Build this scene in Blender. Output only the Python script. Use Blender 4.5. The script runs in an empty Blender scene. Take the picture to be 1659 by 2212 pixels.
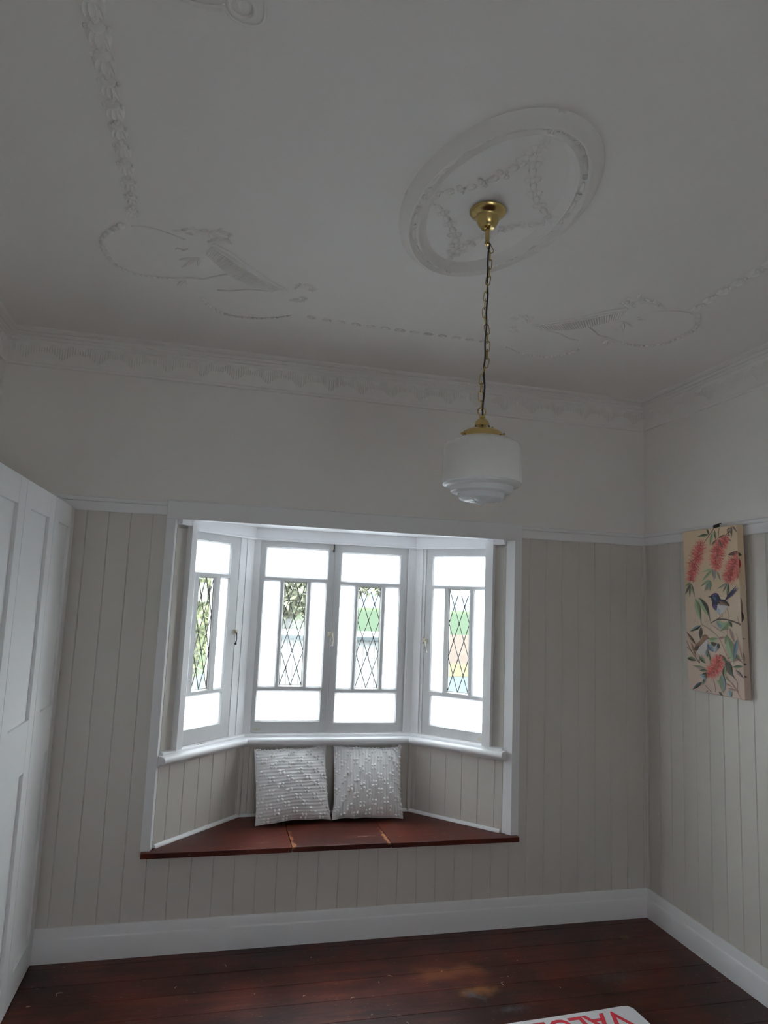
import bpy, bmesh, math, random
import numpy as np
from mathutils import Vector, Matrix, noise as mnoise
random.seed(7)
SC = bpy.context.scene
COL = SC.collection
PI = math.pi

# ------------------------------------------------------------------ camera
CAM = Vector((-2.4028, -3.4905, 1.6407))
def make_camera():
    a, b, c = 0.1285, 0.2357, 0.04
    f = Vector((math.sin(b)*math.cos(a), math.cos(b)*math.cos(a), math.sin(a)))
    r0 = Vector((math.cos(b), -math.sin(b), 0)); u0 = r0.cross(f)
    r = math.cos(c)*r0 + math.sin(c)*u0; u = -math.sin(c)*r0 + math.cos(c)*u0
    cd = bpy.data.cameras.new('camera'); co = bpy.data.objects.new('camera', cd); COL.objects.link(co)
    cd.sensor_fit = 'VERTICAL'; cd.sensor_height = 24.0; cd.lens = 1475.456*24.0/2212.0
    cd.clip_start = .05; cd.clip_end = 500
    m = Matrix.Identity(4)
    for i in range(3):
        m[i][0] = r[i]; m[i][1] = u[i]; m[i][2] = -f[i]; m[i][3] = CAM[i]
    co.matrix_world = m
    SC.camera = co
make_camera()
# ------------------------------------------------------------------ sky and daylight
SKY = 25.0
w = bpy.data.worlds.new('overcast_sky'); SC.world = w; w.use_nodes = True
nt = w.node_tree; bg = nt.nodes['Background']
bg.inputs['Color'].default_value = (.965, .985, 1.0, 1); bg.inputs['Strength'].default_value = SKY
SC.view_settings.view_transform = 'Standard'; SC.view_settings.look = 'None'
SC.view_settings.exposure = 0.0; SC.view_settings.gamma = 1.0; SC.view_settings.use_curve_mapping = False
SC.cycles.use_denoising = True
SC.cycles.max_bounces = 16; SC.cycles.diffuse_bounces = 10; SC.cycles.glossy_bounces = 4
SC.cycles.transmission_bounces = 6; SC.cycles.transparent_max_bounces = 12
SC.cycles.sample_clamp_indirect = 6.0; SC.cycles.caustics_reflective = False; SC.cycles.caustics_refractive = False

# ------------------------------------------------------------------ materials
MATS = {}
def mat(name, col, rough=.5, metal=0, var=0.0, vscale=8, bump=0.0, bscale=60, spec=.5, coat=0, stretch=None):
    if name in MATS: return MATS[name]
    m = bpy.data.materials.new(name); m.use_nodes = True; n = m.node_tree.nodes; l = m.node_tree.links
    p = n['Principled BSDF']
    p.inputs['Base Color'].default_value = (*col, 1); p.inputs['Roughness'].default_value = rough
    p.inputs['Metallic'].default_value = metal; p.inputs['Specular IOR Level'].default_value = spec
    if coat: p.inputs['Coat Weight'].default_value = coat; p.inputs['Coat Roughness'].default_value = .15
    tc = n.new('ShaderNodeNewGeometry')
    src = tc.outputs['Position']
    if stretch:
        mp = n.new('ShaderNodeMapping'); mp.inputs['Scale'].default_value = stretch
        l.new(src, mp.inputs['Vector']); src = mp.outputs['Vector']
    if var:
        t = n.new('ShaderNodeTexNoise'); t.inputs['Scale'].default_value = vscale; t.inputs['Detail'].default_value = 5
        l.new(src, t.inputs['Vector'])
        mx = n.new('ShaderNodeMix'); mx.data_type = 'RGBA'
        mx.inputs['A'].default_value = (*[max(0, x*(1-var)) for x in col], 1); mx.inputs['B'].default_value = (*[min(1, x*(1+var)) for x in col], 1)
        l.new(t.outputs['Fac'], mx.inputs['Factor']); l.new(mx.outputs['Result'], p.inputs['Base Color'])
    if bump:
        t2 = n.new('ShaderNodeTexNoise'); t2.inputs['Scale'].default_value = bscale; t2.inputs['Detail'].default_value = 3
        l.new(src, t2.inputs['Vector'])
        b = n.new('ShaderNodeBump'); b.inputs['Strength'].default_value = bump; b.inputs['Distance'].default_value = .002
        l.new(t2.outputs['Fac'], b.inputs['Height']); l.new(b.outputs['Normal'], p.inputs['Normal'])
    MATS[name] = m; return m
M_WALL = mat('wall_paint', (.86, .835, .805), .6, var=.015, vscale=3, bump=.15, bscale=140)
M_CEIL = mat('ceiling_paint', (.86, .835, .81), .65, var=.02, vscale=2, bump=.2, bscale=90)
M_BOARD = mat('greige_board_paint', (.66, .622, .575), .42, var=.03, vscale=5, bump=.15, bscale=120)
M_TRIM = mat('white_gloss_trim', (.89, .885, .90), .3, var=.015, vscale=7, bump=.08, bscale=50)
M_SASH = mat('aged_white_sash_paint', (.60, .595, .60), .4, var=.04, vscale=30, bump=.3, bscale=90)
M_PLAST = mat('plaster_white', (.86, .835, .81), .6, bump=.15, bscale=150)
M_WARD = mat('wardrobe_white_paint', (.88, .885, .89), .38, var=.01, vscale=5, bump=.04, bscale=90)
M_BRASS = mat('lacquered_brass', (.50, .37, .15), .26, 1.0, var=.12, vscale=25)
M_CABLE = mat('black_cable', (.012, .011, .012), .5)
M_LEAD = mat('lead_came', (.03, .032, .035), .6, .3)
M_CREAM = mat('chipped_cream_paint', (.55, .50, .40), .45, var=.35, vscale=120, bump=.4, bscale=200)
M_IRON = mat('dark_worn_iron', (.05, .052, .055), .45, .6, var=.3, vscale=80)
M_BLACK = mat('black_plastic', (.012, .012, .014), .35)
M_CUSH = mat('cushion_cotton', (.86, .85, .86), .9, var=.05, vscale=60, bump=.5, bscale=400, spec=.15)
M_TUFT = mat('white_wool_tuft', (.92, .91, .90), .95, var=.05, vscale=90, bump=.6, bscale=500, spec=.1)
M_CARD = mat('white_printed_card', (.72, .72, .74), .5, var=.05, vscale=12, bump=.1, bscale=60)
M_RED = mat('red_print', (.52, .02, .04), .45, var=.08, vscale=40)
M_SHAV = mat('pale_wood_shaving', (.75, .62, .42), .7)

def wood_mat(name, dark, mid, light, rough, floor=False):
    m = bpy.data.materials.new(name); m.use_nodes = True; n = m.node_tree.nodes; l = m.node_tree.links
    p = n['Principled BSDF']
    g = n.new('ShaderNodeNewGeometry'); oi = n.new('ShaderNodeObjectInfo')
    mp = n.new('ShaderNodeMapping'); mp.inputs['Scale'].default_value = (1.2, 14, 14)
    l.new(g.outputs['Position'], mp.inputs['Vector'])
    t = n.new('ShaderNodeTexNoise'); t.inputs['Scale'].default_value = 2.2; t.inputs['Detail'].default_value = 8; t.inputs['Roughness'].default_value = .6
    t.noise_dimensions = '4D'; l.new(mp.outputs['Vector'], t.inputs['Vector'])
    mul = n.new('ShaderNodeMath'); mul.operation = 'MULTIPLY'; mul.inputs[1].default_value = 37; l.new(oi.outputs['Random'], mul.inputs[0]); l.new(mul.outputs[0], t.inputs['W'])
    cr = n.new('ShaderNodeValToRGB'); e = cr.color_ramp.elements
    e[0].position = .25; e[0].color = (*dark, 1); e[1].position = .85; e[1].color = (*light, 1)
    x = cr.color_ramp.elements.new(.52); x.color = (*mid, 1)
    l.new(t.outputs['Fac'], cr.inputs['Fac'])
    # broad patches of wear and old stain
    t3 = n.new('ShaderNodeTexNoise'); t3.inputs['Scale'].default_value = 2.6; t3.inputs['Detail'].default_value = 5; l.new(g.outputs['Position'], t3.inputs['Vector'])
    cr3 = n.new('ShaderNodeValToRGB'); cr3.color_ramp.elements[0].position = .36; cr3.color_ramp.elements[0].color = (.35, .33, .33, 1)
    cr3.color_ramp.elements[1].position = .62; cr3.color_ramp.elements[1].color = (1.15, 1.1, 1.05, 1); l.new(t3.outputs['Fac'], cr3.inputs['Fac'])
    mx = n.new('ShaderNodeMix'); mx.data_type = 'RGBA'; mx.blend_type = 'MULTIPLY'; mx.inputs['Factor'].default_value = 1 if floor else .6
    l.new(cr.outputs['Color'], mx.inputs['A']); l.new(cr3.outputs['Color'], mx.inputs['B'])
    cur = mx.outputs['Result']
    t5 = n.new('ShaderNodeTexNoise'); t5.inputs['Scale'].default_value = 11; t5.inputs['Detail'].default_value = 7; t5.inputs['Roughness'].default_value = .7
    mp5 = n.new('ShaderNodeMapping'); mp5.inputs['Scale'].default_value = (.7, 2.2, 1); l.new(g.outputs['Position'], mp5.inputs['Vector']); l.new(mp5.outputs['Vector'], t5.inputs['Vector'])
    cr5 = n.new('ShaderNodeValToRGB'); cr5.color_ramp.elements[0].position = .36; cr5.color_ramp.elements[0].color = (.62, .60, .60, 1); cr5.color_ramp.elements[1].position = .70; cr5.color_ramp.elements[1].color = (1.3, 1.35, 1.35, 1); l.new(t5.outputs['Fac'], cr5.inputs['Fac'])
    mx5 = n.new('ShaderNodeMix'); mx5.data_type = 'RGBA'; mx5.blend_type = 'MULTIPLY'; mx5.inputs['Factor'].default_value = .9 if floor else .45
    l.new(cur, mx5.inputs['A']); l.new(cr5.outputs['Color'], mx5.inputs['B']); cur = mx5.outputs['Result']
    # plank to plank tone
    hv = n.new('ShaderNodeHueSaturation'); mr = n.new('ShaderNodeMapRange'); mr.inputs['To Min'].default_value = .75; mr.inputs['To Max'].default_value = 1.25
    l.new(oi.outputs['Random'], mr.inputs['Value']); l.new(mr.outputs['Result'], hv.inputs['Value']); l.new(cur, hv.inputs['Color']); cur = hv.outputs['Color']
    def spot(center, radius, col, scale=(1, 1, 1), soft=.25, nscale=14, amt=1.0, rot=0):
        nonlocal cur
        vm = n.new('ShaderNodeMapping'); vm.vector_type = 'TEXTURE'; vm.inputs['Location'].default_value = center; vm.inputs['Rotation'].default_value = (0, 0, rot)
        vm.inputs['Scale'].default_value = scale; l.new(g.outputs['Position'], vm.inputs['Vector'])
        ln = n.new('ShaderNodeVectorMath'); ln.operation = 'LENGTH'; l.new(vm.outputs['Vector'], ln.inputs[0])
        tn = n.new('ShaderNodeTexNoise'); tn.inputs['Scale'].default_value = nscale; tn.inputs['Detail'].default_value = 6; l.new(g.outputs['Position'], tn.inputs['Vector'])
        ad = n.new('ShaderNodeMath'); ad.operation = 'MULTIPLY_ADD'; ad.inputs[1].default_value = radius*4; l.new(tn.outputs['Fac'], ad.inputs[0]); l.new(ln.outputs['Value'], ad.inputs[2])
        r = n.new('ShaderNodeMapRange'); r.inputs['From Min'].default_value = radius*(2.7-soft); r.inputs['From Max'].default_value = radius*(2.7+soft)
        r.inputs['To Min'].default_value = amt; r.inputs['To Max'].default_value = 0; l.new(ad.outputs[0], r.inputs['Value'])
        q = n.new('ShaderNodeMix'); q.data_type = 'RGBA'; l.new(r.outputs['Result'], q.inputs['Factor']); l.new(cur, q.inputs['A']); q.inputs['B'].default_value = (*col, 1); cur = q.outputs['Result']
    if floor:
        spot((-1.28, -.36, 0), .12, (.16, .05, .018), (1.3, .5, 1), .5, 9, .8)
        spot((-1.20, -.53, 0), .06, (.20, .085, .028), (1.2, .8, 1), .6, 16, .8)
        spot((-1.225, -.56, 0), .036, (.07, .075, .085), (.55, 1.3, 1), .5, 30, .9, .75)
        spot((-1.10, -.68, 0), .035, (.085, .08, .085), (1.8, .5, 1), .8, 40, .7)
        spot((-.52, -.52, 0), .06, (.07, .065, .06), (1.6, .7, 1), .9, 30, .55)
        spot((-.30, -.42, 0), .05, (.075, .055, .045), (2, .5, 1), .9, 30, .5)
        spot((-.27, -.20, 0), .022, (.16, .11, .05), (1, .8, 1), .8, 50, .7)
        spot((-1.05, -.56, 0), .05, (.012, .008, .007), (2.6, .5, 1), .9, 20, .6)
    else:
        spot((-1.955, .0, .452), .012, (.30, .12, .05), (1, 14, 1), .4, 20, .85)
        spot((-1.483, .0, .452), .011, (.34, .14, .06), (1, 14, 1), .4, 20, .85)
        spot((-1.57, .06, .452), .018, (.33, .17, .11), (2.2, .35, 1), .7, 60, .8)
        spot((-2.10, .03, .452), .02, (.22, .09, .045), (1.6, .7, 1), .8, 50, .5)
    # fine pale scratches and dust specks
    sc = n.new('ShaderNodeTexNoise'); sc.inputs['Scale'].default_value = 110; sc.inputs['Detail'].default_value = 2
    mps = n.new('ShaderNodeMapping'); mps.inputs['Scale'].default_value = (.35, 1.5, 1); l.new(g.outputs['Position'], mps.inputs['Vector']); l.new(mps.outputs['Vector'], sc.inputs['Vector'])
    rs = n.new('ShaderNodeMapRange'); rs.inputs['From Min'].default_value = .69; rs.inputs['From Max'].default_value = .76; rs.inputs['To Max'].default_value = .6; l.new(sc.outputs['Fac'], rs.inputs['Value'])
    qs = n.new('ShaderNodeMix'); qs.data_type = 'RGBA'; l.new(rs.outputs['Result'], qs.inputs['Factor']); l.new(cur, qs.inputs['A']); qs.inputs['B'].default_value = (.35, .25, .2, 1)
    l.new(qs.outputs['Result'], p.inputs['Base Color'])
    rr = n.new('ShaderNodeMapRange'); rr.inputs['To Min'].default_value = rough*.92; rr.inputs['To Max'].default_value = rough*1.3; l.new(t3.outputs['Fac'], rr.inputs['Value']); l.new(rr.outputs['Result'], p.inputs['Roughness'])
    b = n.new('ShaderNodeBump'); b.inputs['Strength'].default_value = .12; b.inputs['Distance'].default_value = .002; l.new(t.outputs['Fac'], b.inputs['Height']); l.new(b.outputs['Normal'], p.inputs['Normal'])
    p.inputs['Specular IOR Level'].default_value = .22 if floor else .17
    return m
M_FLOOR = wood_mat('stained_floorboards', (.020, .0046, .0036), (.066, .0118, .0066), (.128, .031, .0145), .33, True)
M_SEAT = wood_mat('varnished_seat_timber', (.040, .0075, .0045), (.074, .0135, .0075), (.12, .027, .0145), .33)

def frosted_glass():
    m = bpy.data.materials.new('pebbled_frosted_glass'); m.use_nodes = True; n = m.node_tree.nodes; l = m.node_tree.links
    n.remove(n['Principled BSDF']); out = n['Material Output']
    tr = n.new('ShaderNodeBsdfTransparent'); tr.inputs['Color'].default_value = (.95, .97, 1, 1)
    tl = n.new('ShaderNodeBsdfTranslucent')
    g = n.new('ShaderNodeNewGeometry')
    t = n.new('ShaderNodeTexNoise'); t.inputs['Scale'].default_value = 260; t.inputs['Detail'].default_value = 2; l.new(g.outputs['Position'], t.inputs['Vector'])
    r = n.new('ShaderNodeValToRGB'); r.color_ramp.elements[0].position = .30; r.color_ramp.elements[0].color = (.03, .04, .045, 1); r.color_ramp.elements[1].position = .42; r.color_ramp.elements[1].color = (.93, .97, 1, 1)
    l.new(t.outputs['Fac'], r.inputs['Fac']); l.new(r.outputs['Color'], tl.inputs['Color']); l.new(r.outputs['Color'], tr.inputs['Color'])
    mx = n.new('ShaderNodeMixShader'); mx.inputs[0].default_value = .7; l.new(tr.outputs[0], mx.inputs[1]); l.new(tl.outputs[0], mx.inputs[2])
    gl = n.new('ShaderNodeBsdfGlossy'); gl.inputs['Roughness'].default_value = .25
    b = n.new('ShaderNodeBump'); b.inputs['Strength'].default_value = .5; b.inputs['Distance'].default_value = .002; l.new(t.outputs['Fac'], b.inputs['Height']); l.new(b.outputs['Normal'], gl.inputs['Normal'])
    m2 = n.new('ShaderNodeMixShader'); m2.inputs[0].default_value = .05; l.new(mx.outputs[0], m2.inputs[1]); l.new(gl.outputs[0], m2.inputs[2])
    l.new(m2.outputs[0], out.inputs['Surface']); return m
def clear_glass():
    m = bpy.data.materials.new('clear_leadlight_glass'); m.use_nodes = True; n = m.node_tree.nodes; l = m.node_tree.links
    n.remove(n['Principled BSDF']); out = n['Material Output']
    tr = n.new('ShaderNodeBsdfTransparent'); tr.inputs['Color'].default_value = (.93, .96, .95, 1)
    gl = n.new('ShaderNodeBsdfGlossy'); gl.inputs['Roughness'].default_value = .03
    m2 = n.new('ShaderNodeMixShader'); m2.inputs[0].default_value = .06; l.new(tr.outputs[0], m2.inputs[1]); l.new(gl.outputs[0], m2.inputs[2])
    l.new(m2.outputs[0], out.inputs['Surface']); return m
def opal_glass(name, transp, transl, col):
    m = bpy.data.materials.new(name); m.use_nodes = True; n = m.node_tree.nodes; l = m.node_tree.links
    p = n['Principled BSDF']; out = n['Material Output']
    p.inputs['Base Color'].default_value = (*col, 1); p.inputs['Roughness'].default_value = .12
    tl = n.new('ShaderNodeBsdfTranslucent'); tl.inputs['Color'].default_value = (*col, 1)
    mx = n.new('ShaderNodeMixShader'); mx.inputs[0].default_value = transl; l.new(p.outputs[0], mx.inputs[1]); l.new(tl.outputs[0], mx.inputs[2])
    tr = n.new('ShaderNodeBsdfTransparent'); tr.inputs['Color'].default_value = (.95, .96, .97, 1)
    m2 = n.new('ShaderNodeMixShader'); m2.inputs[0].default_value = transp; l.new(mx.outputs[0], m2.inputs[1]); l.new(tr.outputs[0], m2.inputs[2])
    l.new(m2.outputs[0], out.inputs['Surface']); return m
M_FROST = frosted_glass(); M_CLEAR = clear_glass()
M_OPAL = opal_glass('opal_glass', .0, .5, (.94, .925, .90)); M_OPAL2 = opal_glass('frosted_clear_glass', .35, .35, (.84, .85, .87))

# ------------------------------------------------------------------ mesh helpers
class MB:
    def __init__(s): s.v = []; s.f = []; s.mi = []
    def add(s, vs, fs, mi=0, T=None):
        o = len(s.v)
        s.v += [tuple(T @ Vector(v)) if T is not None else tuple(v) for v in vs]
        s.f += [tuple(o+i for i in f) for f in fs]; s.mi += [mi]*len(fs); return s
    def box(s, x0, x1, y0, y1, z0, z1, T=None, mi=0):
        vs = [(x, y, z) for x in (x0, x1) for y in (y0, y1) for z in (z0, z1)]
        return s.add(vs, [(0, 1, 3, 2), (4, 6, 7, 5), (0, 4, 5, 1), (2, 3, 7, 6), (0, 2, 6, 4), (1, 5, 7, 3)], mi, T)
    def cbox(s, x0, x1, y0, y1, z0, z1, c=.002, T=None, mi=0):
        # box whose twelve edges are chamfered
        b = bmesh.new(); bmesh.ops.create_cube(b, size=1)
        for v in b.verts: v.co = Vector(((x0+x1)/2+v.co.x*(x1-x0), (y0+y1)/2+v.co.y*(y1-y0), (z0+z1)/2+v.co.z*(z1-z0)))
        bmesh.ops.bevel(b, geom=b.edges[:], offset=c, segments=1, affect='EDGES')
        b.verts.index_update()
        s.add([v.co[:] for v in b.verts], [[v.index for v in f.verts] for f in b.faces], mi, T); b.free(); return s
    def prism(s, poly, z0, z1, T=None, mi=0):
        n = len(poly); vs = [(p[0], p[1], z0) for p in poly]+[(p[0], p[1], z1) for p in poly]
        fs = [tuple(range(n))[::-1], tuple(range(n, 2*n))]+[(i, (i+1) % n, n+(i+1) % n, n+i) for i in range(n)]
        return s.add(vs, fs, mi, T)
    def tube(s, pts, r, k=8, T=None, closed=False, mi=0):
        P = [Vector(p) for p in pts]; n = len(P); rs = r if isinstance(r, (list, tuple)) else [r]*n
        vs = []; up = None
        for i, p in enumerate(P):
            if closed: t = P[(i+1) % n]-P[i-1]
            else: t = P[min(i+1, n-1)]-P[max(i-1, 0)]
            t.normalize()
            if up is None: up = Vector((0, 0, 1)) if abs(t.z) < .9 else Vector((1, 0, 0))
            a = t.cross(up).normalized(); b = a.cross(t).normalized(); up = b
            for j in range(k):
                q = 2*PI*j/k; vs.append(p+(a*math.cos(q)+b*math.sin(q))*rs[i])
        fs = []
        for i in range(n if closed else n-1):
            for j in range(k):
                fs.append((i*k+j, i*k+(j+1) % k, ((i+1) % n)*k+(j+1) % k, ((i+1) % n)*k+j))
        if not closed: fs += [tuple(range(k))[::-1], tuple((n-1)*k+j for j in range(k))]
        return s.add(vs, fs, mi, T)
    def lathe(s, prof, n=32, T=None, flute=None, mi=0):
        vs = []; fs = []
        for i, (r, z) in enumerate(prof):
            for j in range(n):
                a = 2*PI*j/n; rr = r*(1+(flute(i, a) if flute else 0)); vs.append((rr*math.cos(a), rr*math.sin(a), z))
        for i in range(len(prof)-1):
            for j in range(n): fs.append((i*n+j, i*n+(j+1) % n, (i+1)*n+(j+1) % n, (i+1)*n+j))
        return s.add(vs, fs, mi, T)
    def ell(s, c, r, T=None, seg=8, rings=5, R=None, mi=0):
        vs = []; fs = []; R = R or Matrix.Identity(3)
        for i in range(rings+1):
            th = PI*i/rings
            for j in range(seg):
                a = 2*PI*j/seg; p = Vector((math.sin(th)*math.cos(a)*r[0], math.sin(th)*math.sin(a)*r[1], math.cos(th)*r[2]))
                vs.append(Vector(c)+R @ p)
        for i in range(rings):
            for j in range(seg): fs.append((i*seg+j, i*seg+(j+1) % seg, (i+1)*seg+(j+1) % seg, (i+1)*seg+j))
        return s.add(vs, fs, mi, T)
    def sweep(s, path, prof, T=None, closed_path=False, mi=0, axis='xy'):
        # prof = closed section of (inward offset, z); path = 2-d points, inward side on the right hand
        P = [Vector(p) for p in path]; n = len(P); k = len(prof); ms = []
        for i in range(n):
            ns = []
            for (a, b) in ((i-1, i), (i, i+1)):
                if closed_path: a %= n; b %= n
                if 0 <= a and b < n:
                    d = (P[b]-P[a]).normalized(); ns.append(Vector((d.y, -d.x)))
            m = ns[0] if len(ns) == 1 else (ns[0]+ns[1])/(1+ns[0].dot(ns[1])); ms.append(m)
        vs = [(P[i].x+ms[i].x*o, P[i].y+ms[i].y*o, z) for i in range(n) for (o, z) in prof]; fs = []
        for i in range(n if closed_path else n-1):
            for j in range(k): fs.append((i*k+j, i*k+(j+1) % k, ((i+1) % n)*k+(j+1) % k, ((i+1) % n)*k+j))
        if not closed_path: fs += [tuple(range(k))[::-1], tuple((n-1)*k+j for j in range(k))]
        return s.add(vs, fs, mi, T)
    def mesh(s, name, mats, smooth=None):
        me = bpy.data.meshes.new(name); me.from_pydata([tuple(v) for v in s.v], [], s.f)
        for m in (mats if isinstance(mats, (list, tuple)) else [mats]): me.materials.append(m)
        me.polygons.foreach_set('material_index', s.mi)
        b = bmesh.new(); b.from_mesh(me); bmesh.ops.recalc_face_normals(b, faces=b.faces); b.to_mesh(me); b.free()
        if smooth is not None:
            me.polygons.foreach_set('use_smooth', [True]*len(me.polygons))
            try: me.set_sharp_from_angle(angle=math.radians(smooth))
            except Exception: pass
        me.update(); return me

def obj(name, mb, m=None, parent=None, smooth=None, T=None):
    me = mb if isinstance(mb, bpy.types.Mesh) else mb.mesh(name, m, smooth)
    o = bpy.data.objects.new(name, me); COL.objects.link(o)
    if parent is not None: o.parent = parent
    if T is not None: o.matrix_basis = T
    return o
def tag(o, label=None, cat=None, group=None, kind=None):
    if label: o['label'] = label
    if cat: o['category'] = cat
    if group: o['group'] = group
    if kind: o['kind'] = kind
    return o
def empty(name, T=None, label=None, cat=None, group=None, kind=None):
    o = bpy.data.objects.new(name, None); COL.objects.link(o); o.empty_display_size = .05
    if T is not None: o.matrix_basis = T if isinstance(T, Matrix) else Matrix.Translation(T)
    return tag(o, label, cat, group, kind)
def struct(name, mb, m, label, cat, smooth=None):
    return tag(obj(name, mb, m, None, smooth), label, cat, kind='structure')
def offs(mb, d):
    mb.v = [(v[0]-d[0], v[1]-d[1], v[2]-d[2]) for v in mb.v]; return mb

# ------------------------------------------------------------------ room sizes (metres)
XL = -3.45; YF = -4.45; ZC = 2.87
ZSK = .142; ZRB = 2.012; ZRM = 2.059; ZSEAT = .452
X0 = .0233; P = .1
def boardx(k): return -(X0+P*k)
OXL, OXR = -2.657, -.780          # casing outer edges
IXL, IXR = -2.6144, -.822         # casing inner edges
CL = Vector((-2.204, .445)); CR = Vector((-1.247, .445))
UL = Vector((-.684, -.730)).normalized(); UR = Vector((.684, -.730)).normalized()   # side walls, from the bay corner towards the room
NL = Vector((-UL.y, UL.x)); NR = Vector((UR.y, -UR.x))     # inward normals
if NL.x < 0: NL = -NL
if NR.x > 0: NR = -NR
SLE, SRE = .590, .578             # length of the side walls
def PL(s, n=0): q = CL+UL*s+NL*n; return (q.x, q.y)
def PR(s, n=0): q = CR+UR*s+NR*n; return (q.x, q.y)

def board_mesh(w, h, cache={}):
    k = (round(w, 4), round(h, 4))
    if k not in cache:
        c = .0035; d = .009
        poly = [(0, 0), (w, 0), (w, -(d-c)), (w-c, -d), (c, -d), (0, -(d-c))]
        cache[k] = MB().prism(poly, 0, h).mesh('board', M_BOARD)
    return cache[k]
# boards are built with x along the wall, front face at local y = -0.009

# ------------------------------------------------------------------ structure: walls
BD = .009
mb = MB()
mb.box(XL-.12, OXL+.03, BD, .12, 0, 2.05); mb.box(OXR-.03, .12, BD, .12, 0, 2.05)
mb.box(OXL+.03, OXR-.03, BD, .12, 0, .40)
mb.box(XL-.12, .12, 0, .12, 2.05, ZC+.05)
wall_back = struct('wall_back', mb, M_WALL, 'back wall with greige tongue and groove boards below white plaster', 'wall')
for k in range(0, 35):
    xa = boardx(k+1); xb = boardx(k)
    if xa < XL: xa = XL
    if xb-xa < .02: continue
    low = 8 <= k <= 25
    h = (.43-ZSK+.02) if low else (ZRB-ZSK+.02)
    obj('board', board_mesh(xb-xa, h), parent=wall_back, T=Matrix.Translation((xa, BD, ZSK-.01)))
obj('board', board_mesh(X0, ZRB-ZSK+.02), parent=wall_back, T=Matrix.Translation((-X0, BD, ZSK-.01)))
mb = MB(); mb.box(BD, .12, YF-.1, BD, 0, 2.05); mb.box(0, .12, YF-.1, 0, 2.05, ZC+.05)
wall_right = struct('wall_right', mb, M_WALL, 'right wall with greige boards below white plaster and picture rail', 'wall')
RZ = Matrix.Rotation(-PI/2, 4, 'Z')
y = -.0
ys = [0, -.02]+[-.02-.0982*i for i in range(1, 46)]
for a, b in zip(ys[:-1], ys[1:]):
    obj('board', board_mesh(round(a-b, 4), ZRB-ZSK+.02), parent=wall_right, T=Matrix.Translation((BD, a, ZSK-.01)) @ RZ)
struct('wall_left', MB().box(XL-.12, XL, YF-.1, 0, 0, ZC+.05), M_WALL, 'left wall behind and above the white wardrobe', 'wall')
FW = (-2.25, -1.15, .70, 1.42)  # opening for the added fill window
struct('wall_front', MB().box(XL-.12, FW[0], YF-.12, YF, 0, ZC+.05).box(FW[1], .12, YF-.12, YF, 0, ZC+.05).box(FW[0], FW[1], YF-.12, YF, 0, FW[2]).box(FW[0], FW[1], YF-.12, YF, FW[3], ZC+.05), M_WALL, 'plain wall behind the viewer', 'wall')
struct('ceiling', MB().box(XL-.12, .12, YF-.12, .12, ZC, ZC+.1), M_CEIL, 'white painted plaster ceiling', 'ceiling')
# floor: every board its own piece
fl = struct('floor', MB().box(XL-.12, .12, YF-.12, .02, -.1, -.022), M_FLOOR, 'dark red brown stained timber floor', 'floor')
fw = .145; y = 0.08; i = 0
while y > YF:
    rnd = random.Random(i*13+5)
    cuts = [XL]+([-rnd.uniform(.9, 2.9)] if i > 5 and i % 2 else [])+[0]
    for a, b in zip(cuts[:-1], cuts[1:]):
        ya = max(y-fw, YF); g = .0004; c = .0010; yb = min(y, 0)
        poly = [(ya+g, -.022), (yb-g, -.022), (yb-g, -c), (yb-g-c, 0), (ya+g+c, 0), (ya+g, -c)]
        T = Matrix(((0, 0, 1, 0), (1, 0, 0, 0), (0, 1, 0, 0), (0, 0, 0, 1)))
        obj('floor_board', MB().prism(poly, a+.0005, b-.0005, T), M_FLOOR, fl)
    y -= fw; i += 1

# skirting boards
SK = [(0, 0), (.021, 0), (.021, .090), (.019, .096), (.0125, .100), (.0115, .104), (.0115, .134), (.008, .142), (0, .142)]
struct('baseboard_back', MB().sweep([(-3.09, 0), (0, 0)], SK), M_TRIM, 'tall white skirting board along the back wall', 'skirting', 30)
struct('baseboard_right', MB().sweep([(0, 0), (0, YF)], SK), M_TRIM, 'tall white skirting board along the right wall', 'skirting', 30)
# picture rail
RL = [(0, ZRB), (.009, ZRB), (.0115, ZRB+.004), (.0125, ZRM-.004), (.010, ZRM-.001), (.020, ZRM), (.024, ZRM+.006), (.024, ZRM+.014), (.018, ZRM+.021), (0, ZRM+.022)]
mb = MB().sweep([(XL, 0), (OXL, 0)], RL); mb.sweep([(OXR, 0), (0, 0), (0, YF)], RL)
struct('trim_1', mb, M_TRIM, 'white picture rail capping the greige boards', 'picture rail', 30)
# little quarter bead in the corner of the boards
struct('trim_2', MB().prism([(BD, BD), (-.011, BD), (-.011, -.004), (-.008, -.009), (-.003, -.011), (BD, -.011)], ZSK-.01, ZRB), M_BOARD, 'greige corner bead where the boards meet', 'bead', 40)
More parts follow.
